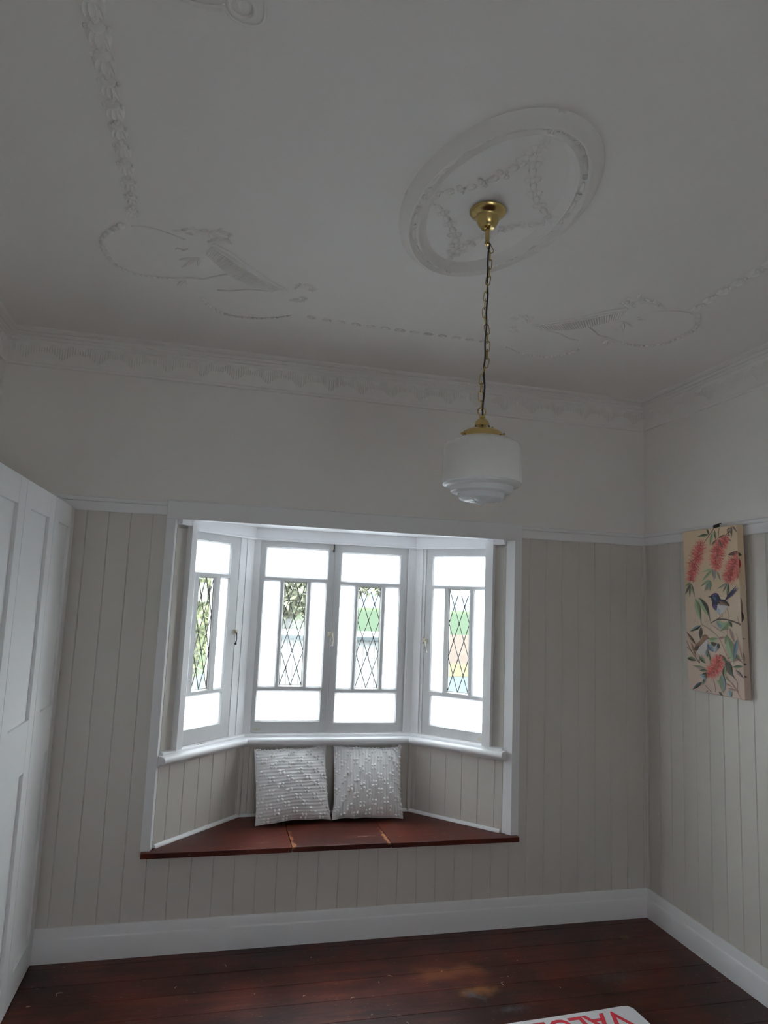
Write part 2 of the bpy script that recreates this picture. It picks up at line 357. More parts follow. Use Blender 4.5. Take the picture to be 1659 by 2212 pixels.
# cornice
CN = [(0, 2.69), (.011, 2.69), (.014, 2.694), (.013, 2.703), (.009, 2.707), (.010, 2.806), (.017, 2.811), (.019, 2.816), (.017, 2.822), (.024, 2.826), (.027, 2.832), (.024, 2.838),
      (.032, 2.842), (.037, 2.848), (.034, 2.853), (.043, 2.856), (.050, 2.862), (.052, ZC), (0, ZC)]
PATH = [(XL, YF), (XL, 0), (0, 0), (0, YF)]
cor = struct('trim_3', MB().sweep(PATH, CN), M_PLAST, 'white plaster cornice with a leaf frieze', 'cornice', 35)
mb = MB()
def frieze(a, b, nx, ny):
    a = Vector(a); b = Vector(b); d = (b-a); L = d.length; d.normalize(); n = int(L/.0115)
    for i in range(n):
        t = (i+.5)*L/n; ph = (t % .165)/.165
        env = abs(math.sin(PI*ph)); h0 = .022+.040*env; zt = 2.797-.010*math.cos(2*PI*ph*2)
        c = a+d*t; zb = zt-h0; w_ = .0030; o0 = .0095; o1 = .0145
        vs = []
        for (zz, oo, ww) in ((zt, o0, w_*.6), (zt-.006, o1, w_), (zb+.008, o1, w_), (zb, o0, w_*.3)):
            for sgn in (-1, 1):
                q = c+d*sgn*ww; vs.append((q.x+nx*o0, q.y+ny*o0, zz))
            q = c; vs.append((q.x+nx*oo, q.y+ny*oo, zz))
        fs = []
        for r in range(3):
            o = r*3; fs += [(o, o+2, o+5, o+3), (o+2, o+1, o+4, o+5)]
        mb.add(vs, fs)
frieze((XL, 0), (0, 0), 0, -1); frieze((0, 0), (0, YF), -1, 0); frieze((XL, YF), (XL, 0), 1, 0)
tag(obj('frieze_leaf', mb, M_PLAST, cor), kind='stuff')

# ------------------------------------------------------------------ the bay: walls, seat nook, posts
OUT = .09
def bay_board(parent, T, w, h): obj('board', board_mesh(w, h), parent=parent, T=T)
def frame2(origin, d, z=0):
    # x axis along d, y axis outwards (left of d), z up
    d = Vector((d[0], d[1])).normalized(); o = Vector((-d.y, d.x))
    return Matrix(((d.x, o.x, 0, origin[0]), (d.y, o.y, 0, origin[1]), (0, 0, 1, z), (0, 0, 0, 1)))
TC = frame2(CL, (1, 0)); TL = frame2(CL, -UL); TR = frame2(CR, UR)
ZU = .83
# centre wall below the sill
wbc = struct('wall_bay_centre', MB().prism([(CL.x-.04, .445+BD), (CR.x+.04, .445+BD), (CR.x+.04, .445+OUT), (CL.x-.04, .445+OUT)], .0, .86), M_WALL, 'short boarded wall under the middle bay window', 'wall')
xs = [CL.x, CL.x+.045]+[CL.x+.045+.1*i for i in range(1, 10)]+[CR.x]
for a, b in zip(xs[:-1], xs[1:]): bay_board(wbc, Matrix.Translation((a, .445+BD, ZSEAT)), round(b-a, 4), ZU-ZSEAT+.01)
def side_poly(Pf, s0, s1, n0, n1): return [Pf(s0, n0), Pf(s1, n0), Pf(s1, n1), Pf(s0, n1)]
mb = MB().prism(side_poly(PL, -.03, SLE, -BD, -OUT), 0, .86); mb.prism(side_poly(PL, .515, SLE+.005, -BD, -OUT), .86, 2.03)
wbl = struct('wall_bay_left', mb, M_WALL, 'angled left wall of the bay with greige boards under the sill', 'wall')
mb = MB().prism(side_poly(PR, -.03, SRE, -BD, -OUT), 0, .86); mb.prism(side_poly(PR, .508, SRE+.005, -BD, -OUT), .86, 2.03)
wbr = struct('wall_bay_right', mb, M_WALL, 'angled right wall of the bay with greige boards under the sill', 'wall')
sl = [0, .023, .123, .219, .319, .42, .517, SLE]; sr = [0, .039, .139, .236, .335, .433, .531, SRE]
for a, b in zip(sl[:-1], sl[1:]): bay_board(wbl, frame2(PL(b, -BD), -UL, ZSEAT), round(b-a, 4), ZU-ZSEAT+.01)
for a, b in zip(sr[:-1], sr[1:]): bay_board(wbr, frame2(PR(a, -BD), UR, ZSEAT), round(b-a, 4), ZU-ZSEAT+.01)
bay_board(wbl, frame2(PL(SLE, -BD), -UL, .885), round(SLE-.517, 4), 1.10)
bay_board(wbr, frame2(PR(.512, -BD), UR, .885), round(SRE-.512, 4), 1.10)
# corner beads of the bay
mb = MB()
for c, Pf in ((CL, PL), (CR, PR)):
    p0 = Vector((c.x, .445)); q1 = Vector(Pf(.014)); sgn = 1 if Pf is PL else -1
    q2 = p0+Vector((.014*sgn, 0)); m_ = Vector(Pf(.013, .010))
    mid = p0+Vector((.008*sgn, -.013))
    mb.prism([tuple(p0+Vector((0, .006))), tuple(q1), tuple((q1+m_)/2), tuple(mid), tuple(q2)], ZSEAT, ZU+.01)
struct('trim_4', mb, M_BOARD, 'greige beads in the back corners of the window seat nook', 'bead', 50)
# roof of the bay and wall over the windows
roofp = [PL(SLE+.03, -OUT-.02), (CL.x-.06, .445+OUT+.02), (CR.x+.06, .445+OUT+.02), PR(SRE+.03, -OUT-.02)]
roofp = [(OXL-.02, .005)]+roofp+[(OXR+.02, .005)]
struct('ceiling_bay', MB().prism(roofp, 2.023, 2.10), M_TRIM, 'white lined ceiling of the bay', 'ceiling')
mb = MB().sweep([PL(.60), tuple(CL), tuple(CR), PR(.60)], [(-OUT, 1.957), (.0, 1.957), (.0, 2.03), (-OUT, 2.03)])
struct('wall_bay_top', mb, M_TRIM, 'white lintel over the bay windows', 'wall')
mb = MB().sweep([PL(.484), tuple(CL), tuple(CR), PR(.47)], [(0, 1.966), (.014, 1.966), (.014, 2.023), (0, 2.023)])
mb.sweep([PL(.484), tuple(CL), tuple(CR), PR(.47)], [(-.03, 1.953), (.018, 1.953), (.021, 1.958), (.018, 1.964), (.010, 1.967), (-.03, 1.967)])
struct('trim_5', mb, M_TRIM, 'white fascia with a bead running above the bay windows', 'fascia', 30)
# base floor of the bay, closing it below the seat
struct('floor_bay', MB().prism([(OXL+.05, .1), PL(SLE, -.05), (CL.x, .50), (CR.x, .50), PR(SRE, -.05), (OXR-.05, .1)], .30, .36), M_FLOOR, 'boarded underside of the bay', 'floor')
# quarter bead round the back of the seat
QB = [(0, ZSEAT+.0005), (.014, ZSEAT+.0005), (.014, ZSEAT+.004), (.011, ZSEAT+.011), (.004, ZSEAT+.016), (0, ZSEAT+.016)]
struct('trim_6', MB().sweep([PL(SLE-.010), tuple(CL), tuple(CR), PR(SRE-.012)], QB), M_TRIM, 'white quarter bead where the seat meets the bay boards', 'bead', 40)
# opening casing: head board, legs, angled jamb linings
mb = MB(); mb.cbox(OXL, OXR, -.022, .004, 1.996, 2.0835, .0012)
hd = struct('trim_7', mb, M_TRIM, 'wide white head board over the bay opening', 'architrave')
obj('capping', MB().cbox(OXL-.003, OXR+.003, -.026, .002, 2.0835, 2.089, .0012), M_TRIM, hd)
obj('head_lining', MB().box(IXL, IXR, .003, .05, 1.998, 2.0235), M_TRIM, hd)
mb = MB(); zz0 = ZSEAT+.001
mb.prism([(OXL, -.022), (OXL, .002), (IXL-.01, .06), PL(SLE, -.01), PL(SLE, 0), (IXL, -.022)], zz0, 1.996)
struct('trim_8', mb, M_TRIM, 'white left post of the bay opening', 'architrave')
mb = MB(); mb.prism([(OXR, -.022), (OXR, .002), (IXR+.01, .06), PR(SRE, -.01), PR(SRE, 0), (IXR, -.022)], zz0, 1.996)
struct('trim_9', mb, M_TRIM, 'white right post of the bay opening', 'architrave')
# sill with round nosing
S1 = [(-.075, .889), (.012, .886), (.022, .884), (.0235, .880), (.0235, .8705), (-.075, .8705)]
S2 = [(-.05, .871), (.044, .8705), (.054, .867), (.0585, .861), (.060, .853), (.0585, .845), (.053, .838), (.045, .8355), (.030, .8355), (.022, .829), (.014, .820), (0, .818), (-.01, .818), (-.05, .83)]
pth = [PL(.588), tuple(CL), tuple(CR), PR(.578)]; pth2 = [PL(.607), tuple(CL), tuple(CR), PR(.594)]
sil = struct('trim_10', MB().sweep(pth2, S2), M_TRIM, 'white bay window sill with a round nosing', 'sill', 35)
obj('sill_board', MB().sweep(pth, S1), M_TRIM, sil)

# posts between the windows
mb = MB()
mb.prism([(CL.x, .445), (CL.x+.038, .445), (CL.x+.038, .445+.07), (CL.x-.05, .445+.07), PL(.058, -.07), PL(.058, 0)], .8865, 1.957)
mb.prism([PL(.060, -.003), PL(.110, -.003), PL(.113, -.012), PL(.113, -.06), PL(.060, -.06)], .8865, 1.957)
struct('trim_11', mb, M_TRIM, 'white angled post between the left and middle bay windows', 'post')
mb = MB()
mb.prism([(CR.x, .445), (CR.x-.038, .445), (CR.x-.038, .445+.07), (CR.x+.05, .445+.07), PR(.040, -.07), PR(.040, 0)], .8865, 1.957)
mb.prism([PR(.042, .004), PR(.048, .004), PR(.0485, -.003), PR(.066, -.003), PR(.069, -.012), PR(.069, -.06), PR(.042, -.06)], .8865, 1.957)
mb.prism([(CR.x-.040, .441), (CR.x-.049, .441), (CR.x-.050, .46), (CR.x-.050, .50), (CR.x-.040, .50)], .8865, 1.957)
struct('trim_12', mb, M_TRIM, 'white angled post between the middle and right bay windows', 'post')
mb = MB(); mb.prism(side_poly(PL, .480, .517, .033, -.07), .885, 1.996)
mb.prism(side_poly(PL, .517, SLE-.004, .030, 0), 1.972, 1.998)
struct('trim_13', mb, M_TRIM, 'white stop post beside the left bay window', 'post')
mb = MB(); mb.prism(side_poly(PR, .466, .512, .033, -.07), .885, 1.996)
mb.prism(side_poly(PR, .512, SRE-.004, .030, 0), 1.972, 1.998)
struct('trim_14', mb, M_TRIM, 'white stop post beside the right bay window', 'post')

# ------------------------------------------------------------------ windows
def rect_members(mb, x0, x1, z0, z1, opens, d0, d1):
    # fill the rectangle minus openings by slicing into columns and rows
    xs = sorted(set([x0, x1]+[o[0] for o in opens]+[o[1] for o in opens])); zs = sorted(set([z0, z1]+[o[2] for o in opens]+[o[3] for o in opens]))
    def inside(x, z): return any(o[0] < x < o[1] and o[2] < z < o[3] for o in opens)
    cells = {}
    for i in range(len(xs)-1):
        for j in range(len(zs)-1):
            cells[i, j] = not inside((xs[i]+xs[i+1])/2, (zs[j]+zs[j+1])/2)
    V = {}; vs = []; fs = []
    def vid(x, y, z):
        k = (round(x, 5), round(y, 5), round(z, 5))
        if k not in V: V[k] = len(vs); vs.append(k)
        return V[k]
    for (i, j), on in cells.items():
        if not on: continue
        a, b, c, d = xs[i], xs[i+1], zs[j], zs[j+1]
        fs.append([vid(a, d0, c), vid(b, d0, c), vid(b, d0, d), vid(a, d0, d)]); fs.append([vid(a, d1, c), vid(a, d1, d), vid(b, d1, d), vid(b, d1, c)])
        for (ii, jj, e) in ((i-1, j, ((a, c), (a, d))), (i+1, j, ((b, c), (b, d))), (i, j-1, ((a, c), (b, c))), (i, j+1, ((a, d), (b, d)))):
            if not cells.get((ii, jj), False):
                (p, q), (r, t) = e; fs.append([vid(p, d0, q), vid(r, d0, t), vid(r, d1, t), vid(p, d1, q)])
    mb.add(vs, fs)
def ring(mb, o, e0, d0, e1, d1):
    # sloped moulding from rectangle o grown by e0 at depth d0 to o grown by e1 at depth d1
    def R(e, d): return [(o[0]-e, d, o[2]-e), (o[1]+e, d, o[2]-e), (o[1]+e, d, o[3]+e), (o[0]-e, d, o[3]+e)]
    mb.add(R(e0, d0)+R(e1, d1), [(i, (i+1) % 4, 4+(i+1) % 4, 4+i) for i in range(4)])
def sash(parent, x0, x1, z0, z1, panes, dia, hw=None, T=None):
    """panes: textured glass openings; dia: the diamond leadlight opening (x0,x1,z0,z1), local to the window frame"""
    opens = panes+[dia]; g = .007
    mb = MB(); rect_members(mb, x0, x1, z0, z1, [(o[0]-g, o[1]+g, o[2]-g, o[3]+g) for o in opens], 0.004, .040)
    for o in opens:
        ring(mb, o, g, .004, g-.002, .0075); ring(mb, o, g-.002, .0075, .003, .0085); ring(mb, o, .003, .0085, 0, .0135); ring(mb, o, 0, .0135, 0, .018)
        ring(mb, o, 0, .018, .004, .0215); ring(mb, o, .004, .0215, g, .0215)
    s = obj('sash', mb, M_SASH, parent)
    for o in panes:
        e = .003; obj('glass_pane', MB().box(o[0]-e, o[1]+e, .0165, .0185, o[2]-e, o[3]+e), M_FROST, s)
    # leadlight
    a, b, c, d = dia; W_ = b-a; H_ = d-c
    for i in range(5):
        for j in range(7):
            if (i+j) % 2 == 0: continue
            cx = a+W_*i/4; cz = c+H_*j/6; hx = W_/4; hz = H_/6
            poly = []
            for px, pz in ((cx-hx, cz), (cx, cz-hz), (cx+hx, cz), (cx, cz+hz)):
                q = (min(max(px, a), b), min(max(pz, c), d))
                if not poly or (abs(poly[-1][0]-q[0])+abs(poly[-1][1]-q[1]) > 1e-6): poly.append(q)
            if abs(poly[0][0]-poly[-1][0])+abs(poly[0][1]-poly[-1][1]) < 1e-6: poly.pop()
            m = MB(); n = len(poly)
            sx = sum(p[0] for p in poly)/n; sz = sum(p[1] for p in poly)/n; k = .985
            vs = [((p[0]-sx)*k+sx, .0168, (p[1]-sz)*k+sz) for p in poly]+[((p[0]-sx)*k+sx, .0186, (p[1]-sz)*k+sz) for p in poly]
            m.add(vs, [tuple(range(n)), tuple(range(n, 2*n))[::-1]]+[(q, (q+1) % n, n+(q+1) % n, n+q) for q in range(n)])
            obj('diamond_pane', m, M_CLEAR, s)
    m = MB()
    def strip(p, q, r=.0022): m.tube([(p[0], .0162, p[1]), (q[0], .0162, q[1])], r, 6)
    for i in range(5):
        for j in range(6):
            if (i+j) % 2 == 0:
                p = (a+W_*i/4, c+H_*j/6)
                for di in (-1, 1):
                    if 0 <= i+di <= 4: strip(p, (a+W_*(i+di)/4, c+H_*(j+1)/6))
    for p, q in (((a, c), (b, c)), ((b, c), (b, d)), ((b, d), (a, d)), ((a, d), (a, c))): strip(p, q, .0025)
    for i in range(1, 4):
        for j in range(1, 6):
            if (i+j) % 2 == 0: m.ell((a+W_*i/4, .0155, c+H_*j/6), (.0036, .0024, .0036))
    obj('lead_came', m, M_LEAD, s)
    return s
def latch(parent, x, z, lean=0, dark=False, side=1):
    t = obj('latch', MB().cbox(x-.016, x+.016, -.003, .004, z-.014, z+.014, .002).cbox(x-.009, x+.009, -.011, -.003, z-.008, z+.010, .002), M_CREAM, parent)
    m = MB(); h = []
    for k in range(9):
        q = k/8; h.append((x+side*(.010+.004*math.sin(q*PI))+lean*q, -.014-.010*math.sin(q*PI), z-.002-.055*q))
    m.tube(h, [.0042-.002*math.sin(k/8*PI) for k in range(9)], 7)
    hd = obj('latch_handle', m, M_CREAM if not dark else M_IRON, t, 40)
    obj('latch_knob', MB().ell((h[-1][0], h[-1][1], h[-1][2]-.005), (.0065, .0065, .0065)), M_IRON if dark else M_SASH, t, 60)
    return t
ZT = 1.962; ZB = .890
# window 1: left side of the bay (local x = -s)
w1 = empty('window_1', TL, 'left angled casement window of the bay with leadlight diamonds', 'window', kind='structure')
sash(w1, -.53, -.116, ZB, ZT, [(-.480, -.187, 1.752, 1.906), (-.480, -.447, 1.150, 1.722), (-.245, -.187, 1.150, 1.722), (-.480, -.189, .970, 1.122)], (-.402, -.291, 1.152, 1.722))
latch(w1, -.112, 1.438, .0, True, -1)
obj('worn_plate', MB().cbox(-.36, -.30, -.016, -.012, .8858, .8870, .0004), M_IRON, w1)
# window 2: the middle pair
w2 = empty('window_2', TC, 'middle pair of casement windows of the bay with leadlight diamonds', 'window', kind='structure')
def lx(x): return x-CL.x
sash(w2, lx(-2.164), lx(-1.7385), ZB, ZT, [(lx(-2.129), lx(-1.782), 1.753, 1.913), (lx(-2.134), lx(-2.050), 1.142, 1.723), (lx(-1.866), lx(-1.786), 1.142, 1.723), (lx(-2.138), lx(-1.790), .957, 1.112)], (lx(-2.021), lx(-1.895), 1.146, 1.721))
sash(w2, lx(-1.737), lx(-1.298), ZB, ZT-.003, [(lx(-1.692), lx(-1.347), 1.744, 1.904), (lx(-1.694), lx(-1.615), 1.134, 1.714), (lx(-1.424), lx(-1.347), 1.134, 1.714), (lx(-1.697), lx(-1.345), .948, 1.103)], (lx(-1.587), lx(-1.455), 1.136, 1.712))
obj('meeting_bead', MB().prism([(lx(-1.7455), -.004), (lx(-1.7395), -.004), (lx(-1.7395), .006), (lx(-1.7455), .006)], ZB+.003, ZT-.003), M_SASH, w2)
latch(w2, lx(-1.745), 1.435, 0, False, 1)
bl = obj('bolt', MB().cbox(lx(-1.756), lx(-1.742), -.004, .004, 1.905, 1.948, .001), M_CREAM, w2)
obj('bolt_bar', MB().tube([(lx(-1.749), -.008, 1.952), (lx(-1.749), -.008, 1.925)], .003, 7).cbox(lx(-1.754), lx(-1.744), -.009, 0, 1.915, 1.921, .001).tube([(lx(-1.753), -.009, 1.925), (lx(-1.7465), -.012, 1.931)], .0022, 6).ell((lx(-1.752), -.009, 1.911), (.004, .004, .003)).ell((lx(-1.746), -.009, 1.910), (.003, .004, .003)), M_IRON, bl)
obj('worn_plate', MB().prism([(lx(-2.150), .0035), (lx(-2.112), .0035), (lx(-2.112), .004), (lx(-2.150), .004)], .9015, .9125), M_CREAM, w2)
# window 3: right side of the bay
w3 = empty('window_3', TR, 'right angled casement window of the bay with leadlight diamonds', 'window', kind='structure')
sash(w3, .072, .505, ZB, ZT, [(.118, .456, 1.743, 1.905), (.119, .192, 1.138, 1.718), (.385, .456, 1.138, 1.718), (.125, .456, .948, 1.107)], (.224, .354, 1.142, 1.718))
latch(w3, .076, 1.415, .010, False, 1)
obj('worn_plate', MB().prism([(.425, .0035), (.456, .0035), (.456, .004), (.425, .004)], .902, .917), M_CREAM, w3)

# ------------------------------------------------------------------ window seat
seat = empty('window_seat', (-1.7, .0, ZSEAT-.024), 'dark varnished timber window seat in three boards filling the bay', 'seat')
dd = (-1.7, 0, ZSEAT-.024)
def xl(y): return CL.x+UL.x*((.445-y)/-UL.y*1)   # wall line x at given y
front = -.05; tk = .024
LX0, LX1, LX2, LX3 = -2.652, -1.962, -1.4705, -.784
g = .0016
def seatpart(poly):
    m = MB(); b = .002
    m.prism(poly, 0, tk); return m
polys = [
 [(LX0, front+.003), (LX0+.003, front), (LX1-g, front), (LX1-g, .445), (CL.x, .445), PL(SLE, -.004), (-2.60, .012), (-2.60, -.0015), (LX0, -.0015)],
 [(LX1+g, front-.0), (LX2-g, front-.0), (LX2-g-.006, .445), (LX1+g, .445)],
 [(LX2+g, front), (LX3-.004, front), (LX3, front+.004), (LX3, -.0015), (-.84, -.0015), (-.84, .012), PR(SRE, -.004), (CR.x, .445), (LX2+g-.006, .445)]]
for i, pl in enumerate(polys):
    dz = (0, .0005, -.0008)[i]; fy = (0, .0006, .001)[i]
    m = MB().prism([(p[0]-dd[0], p[1]-dd[1]+(fy if p[1] < -.04 else 0)) for p in pl], dz, tk+dz)
    o = obj('seat_board', m, M_SEAT, seat)
    bv = o.modifiers.new('edge', 'BEVEL'); bv.width = .0022; bv.segments = 2; bv.limit_method = 'ANGLE'

# ------------------------------------------------------------------ cushions
def cushion(name, loc, lean, yaw, roll, W_, H_, vertical, seed, label):
    T = Matrix.Translation(loc) @ Matrix.Rotation(yaw, 4, 'Z') @ Matrix.Rotation(-lean, 4, 'X') @ Matrix.Rotation(roll, 4, 'Y')
    root = empty(name, T, label, 'cushion', 'tufted cushions on the window seat')
    rnd = random.Random(seed); N = 150; TH = .066
    def shape(u, v, side):
        # u,v in -1..1 ; front is -y
        pin = 1-.05*(1-abs(u)**3)*(abs(v)**5) ; pin2 = 1-.05*(1-abs(v)**3)*(abs(u)**5)
        x = u*W_/2*pin2; z = v*H_/2*pin
        t = (max(0, 1-abs(u)**2.2)**.6)*(max(0, 1-abs(v)**2.2)**.6)
        t *= 1+.10*mnoise.noise(Vector((u*1.4+seed, v*1.4, side)))
        y = -side*TH*t
        z += .014*abs(mnoise.noise(Vector((u*1.2, seed*3.1, v))))*(1 if v < 0 else -.6); x += .006*mnoise.noise(Vector((seed, u, v*1.5)))
        return Vector((x, y, z+H_/2))
    vs = []; fs = []
    nr = 23
    for side in (1, -1):
        o = len(vs)
        for j in range(N+1):
            for i in range(N+1):
                u = -1+2*i/N; v = -1+2*j/N; p = shape(u, v, side)
                q = (u if vertical else v)
                edge = min(1, (1-max(abs(u), abs(v)))*12)
                rid = abs(math.sin((q*.5+.5)*nr*PI))**2.5
                tw = .5+.5*math.sin((v if vertical else u)*170)
                p.y -= side*(.0028*rid*(.75+.25*tw)-.0014)*edge
                wr = mnoise.noise(Vector((u*5+seed, v*5, 2.2)))*.0022*edge; p.y -= side*wr
                vs.append(p)
        for j in range(N):
            for i in range(N):
                a = o+j*(N+1)+i; f = (a, a+1, a+N+2, a+N+1); fs.append(f if side == 1 else f[::-1])
    m = MB().add(vs, fs); body = obj('cover', m.mesh('cover', M_CUSH, 180), None, root)
    # tufts
    m = MB()
    for r in range(nr):
        q = -1+2*(r+.5)/nr
        if abs(q) > .985: continue
        t = -1.02+((r//2) % 2)*.25+(r*.011) % .25-.25
        while t < .99:
            for kk in (0, .105):
                tt = t+kk+rnd.uniform(-.012, .012)
                if abs(tt) > .975: continue
                if rnd.random() < .06: continue
                u, v = (q, tt) if vertical else (tt, q)
                p = shape(u, v, 1); p.y -= .006
                R = Matrix.Rotation(rnd.uniform(0, PI), 3, 'Y') @ Matrix.Rotation(rnd.uniform(-.4, .4), 3, 'X')
                s = rnd.uniform(.8, 1.15)
                m.ell(p+Vector((rnd.uniform(-.0015, .0015), 0, rnd.uniform(-.0015, .0015))), (.0084*s, .0068*s, .0064*s), R=R, seg=7, rings=5)
            t += .485+rnd.uniform(-.02, .02)
    # tufts on the seam edge
    for k in range(26):
        a = rnd.uniform(-.95, .95); e = rnd.choice([(a, .985), (.985, a), (-.985, a), (a, .99)])
        m.ell(shape(e[0], e[1], 1), (.0065, .0060, .0065), seg=7, rings=5)
    for k in range(4): m.ell(shape(.97, .98, 1)+Vector((.004*math.cos(k*1.6), 0, .006*math.sin(k*1.6)+.003)), (.008, .008, .008), seg=8, rings=6)
    o = obj('tuft', m, M_TUFT, root, 70); o['kind'] = 'stuff'
    m = MB(); pts = []
    for i in range(40): pts.append(shape(-1+2*i/40, -1, 1))
    for i in range(40): pts.append(shape(1, -1+2*i/40, 1))
    for i in range(40): pts.append(shape(1-2*i/40, 1, 1))
    for i in range(40): pts.append(shape(-1, 1-2*i/40, 1))
    m.tube(pts, .0028, 6, closed=True); obj('seam', m, M_CUSH, root, 60)
    return root
cushion('cushion', (-1.920, .280, ZSEAT+.008), math.radians(21), math.radians(4), math.radians(-2.0), .400, .385, False, 3, 'left cushion with horizontal rows of white tufts, leaning on the bay boards')
cushion('cushion', (-1.517, .288, ZSEAT+.008), math.radians(20), math.radians(-1), math.radians(1.2), .388, .382, True, 8, 'right cushion with vertical rows of white tufts, leaning on the bay boards')

# ------------------------------------------------------------------ pendant light
PX, PY = -1.653, -1.605
pend = empty('pendant_light', (PX, PY, ZC), 'brass chain pendant light with a stepped white glass shade below the ceiling rose', 'lamp')
def pz(z): return z-ZC
prof = [(0, 2.8695), (.052, 2.8695), (.0565, 2.867), (.0575, 2.863), (.055, 2.858), (.048, 2.852), (.041, 2.8475), (.0375, 2.844), (.0365, 2.840), (.035, 2.833), (.030, 2.822), (.0245, 2.815), (.0215, 2.812), (.0205, 2.810), (.018, 2.811), (0, 2.812)]
obj('canopy', MB().lathe([(r, pz(z)) for r, z in prof], 40), M_BRASS, pend, 35)
st = [(0, 2.813), (.0095, 2.813), (.0095, 2.808), (.0068, 2.806), (.0068, 2.765), (.0085, 2.763), (.0085, 2.758), (.006, 2.755), (0, 2.755)]
obj('stem', MB().lathe([(r, pz(z)) for r, z in st], 20), M_BRASS, pend, 35)
chain_pts = [(-1.6433, 2.757), (-1.6433, 2.745), (-1.6425, 2.7127), (-1.6451, 2.6551), (-1.65, 2.6164), (-1.6568, 2.5543), (-1.6564, 2.517), (-1.6512, 2.4944), (-1.6459, 2.4673), (-1.6437, 2.4351), (-1.6455, 2.4072), (-1.6458, 2.375), (-1.6537, 2.3512), (-1.6614, 2.3183), (-1.6626, 2.2864), (-1.6634, 2.2592), (-1.6603, 2.232), (-1.660, 2.222)]
def interp(pts, z):
    for a, b in zip(pts[:-1], pts[1:]):
        if a[1] >= z >= b[1]: t = (a[1]-z)/(a[1]-b[1]); return a[0]+(b[0]-a[0])*t
    return pts[-1][0]
lm = MB(); L = .0165; Wd = .0068; pts = []
for k in range(20):
    a = 2*PI*k/20; x = Wd*math.cos(a); z = math.sin(a)*Wd+(L-Wd)*(1 if math.sin(a) > 0 else -1)*min(1, abs(math.sin(a))*3); pts.append((x, 0, z))
lm.tube(pts, .00155, 6, closed=True); link = lm.mesh('chain_link', M_BRASS, 60)
nl = 20; z0, z1 = 2.745, 2.238
for i in range(nl):
    z = z0+(z1-z0)*(i+.0)/(nl-1); x = interp(chain_pts, z); x2 = interp(chain_pts, z-.014); x1 = interp(chain_pts, z+.014)
    tilt = math.atan2(x1-x2, .028)
    obj('chain_link', link, parent=pend, T=Matrix.Translation((x-PX, 0, pz(z))) @ Matrix.Rotation(tilt, 4, 'Y') @ Matrix.Rotation(math.radians([-12, 72][i % 2]+random.uniform(-14, 14)), 4, 'Z'))
cab = [(-1.6450, 2.758), (-1.647, 2.7454), (-1.6526, 2.6919), (-1.6499, 2.6117), (-1.651, 2.5505), (-1.6521, 2.4943), (-1.6539, 2.4016), (-1.6562, 2.3554), (-1.6535, 2.3011), (-1.656, 2.242), (-1.6575, 2.212), (-1.6575, 2.202)]
sp = []
for i in range(45):
    z = cab[0][1]+(cab[-1][1]-cab[0][1])*i/44; sp.append((interp(cab, z)-PX, -.004+.003*math.sin(i*.8), pz(z)))
obj('cable', MB().tube(sp, .0030, 8), M_CABLE, pend, 60)
gx = -1.657-PX
m = MB(); m.tube([(gx-.002+.0125*math.cos(2*PI*k/24), 0, pz(2.2165)+.0135*math.sin(2*PI*k/24)) for k in range(24)], .0021, 8, closed=True)
obj('hanging_loop', m, M_BRASS, pend, 60)
ga = [(0, 2.2035), (.0085, 2.2035), (.0092, 2.199), (.007, 2.196), (.013, 2.1935), (.0185, 2.188), (.0213, 2.180), (.022, 2.173), (.028, 2.1675), (.038, 2.162), (.050, 2.157), (.0585, 2.152), (.0595, 2.148), (.0595, 2.140), (.0608, 2.138), (.0608, 2.136), (.058, 2.135), (.056, 2.140), (.03, 2.158), (.0, 2.166)]
gal = obj('gallery', MB().lathe([(r, pz(z)) for r, z in ga], 40, Matrix.Translation((gx, 0, 0))), M_BRASS, pend, 35)
for a in (193, 313, 73):
    c = math.cos(math.radians(a)); s_ = math.sin(math.radians(a))
    obj('thumb_screw', MB().tube([(gx+c*.057, s_*.057, pz(2.1405)), (gx+c*.070, s_*.070, pz(2.1405))], .002, 6).ell((gx+c*.072, s_*.072, pz(2.1405)), (.0035, .0035, .004)), M_BRASS, gal)
m = MB()
for a in (250, 290, 215, 330):
    c = math.cos(math.radians(a)); s_ = math.sin(math.radians(a)); m.ell((gx+c*.031, s_*.031, pz(2.1655)), (.0032, .0032, .004))
obj('vent_hole', m, M_IRON, gal)
def fl1(i, a): return .006*abs(math.sin(a*8))
sh1 = [(.054, 2.150), (.056, 2.1375), (.066, 2.135), (.085, 2.129), (.103, 2.120), (.113, 2.1125), (.1175, 2.104), (.1185, 2.095), (.1185, 2.05), (.1185, 2.005), (.1180, 1.998)]
sx = -1.6545-PX
shade = obj('shade', MB().lathe([(r, pz(z)) for r, z in sh1], 96, Matrix.Translation((sx, 0, 0)), lambda i, a: (0 if i < 4 else -.010*abs(math.sin(a*7))**3)), M_OPAL, pend, 50)
sh2 = [(.1180, 1.998), (.1165, 1.992), (.111, 1.988), (.099, 1.986), (.0955, 1.985), (.0945, 1.982), (.0940, 1.974), (.092, 1.970), (.088, 1.968), (.072, 1.967), (.0695, 1.966), (.0685, 1.963), (.0680, 1.954), (.066, 1.950), (.060, 1.947), (.040, 1.9435), (.020, 1.940), (.008, 1.935), (.003, 1.932), (0, 1.9315)]
obj('shade_base', MB().lathe([(r, pz(z)) for r, z in sh2], 96, Matrix.Translation((sx, 0, 0)), lambda i, a: (-.010*abs(math.sin(a*7))**3 if i < 4 else (.04*math.sin(a*16)*(1 if 14 <= i <= 16 else 0)))), M_OPAL2, pend, 28)
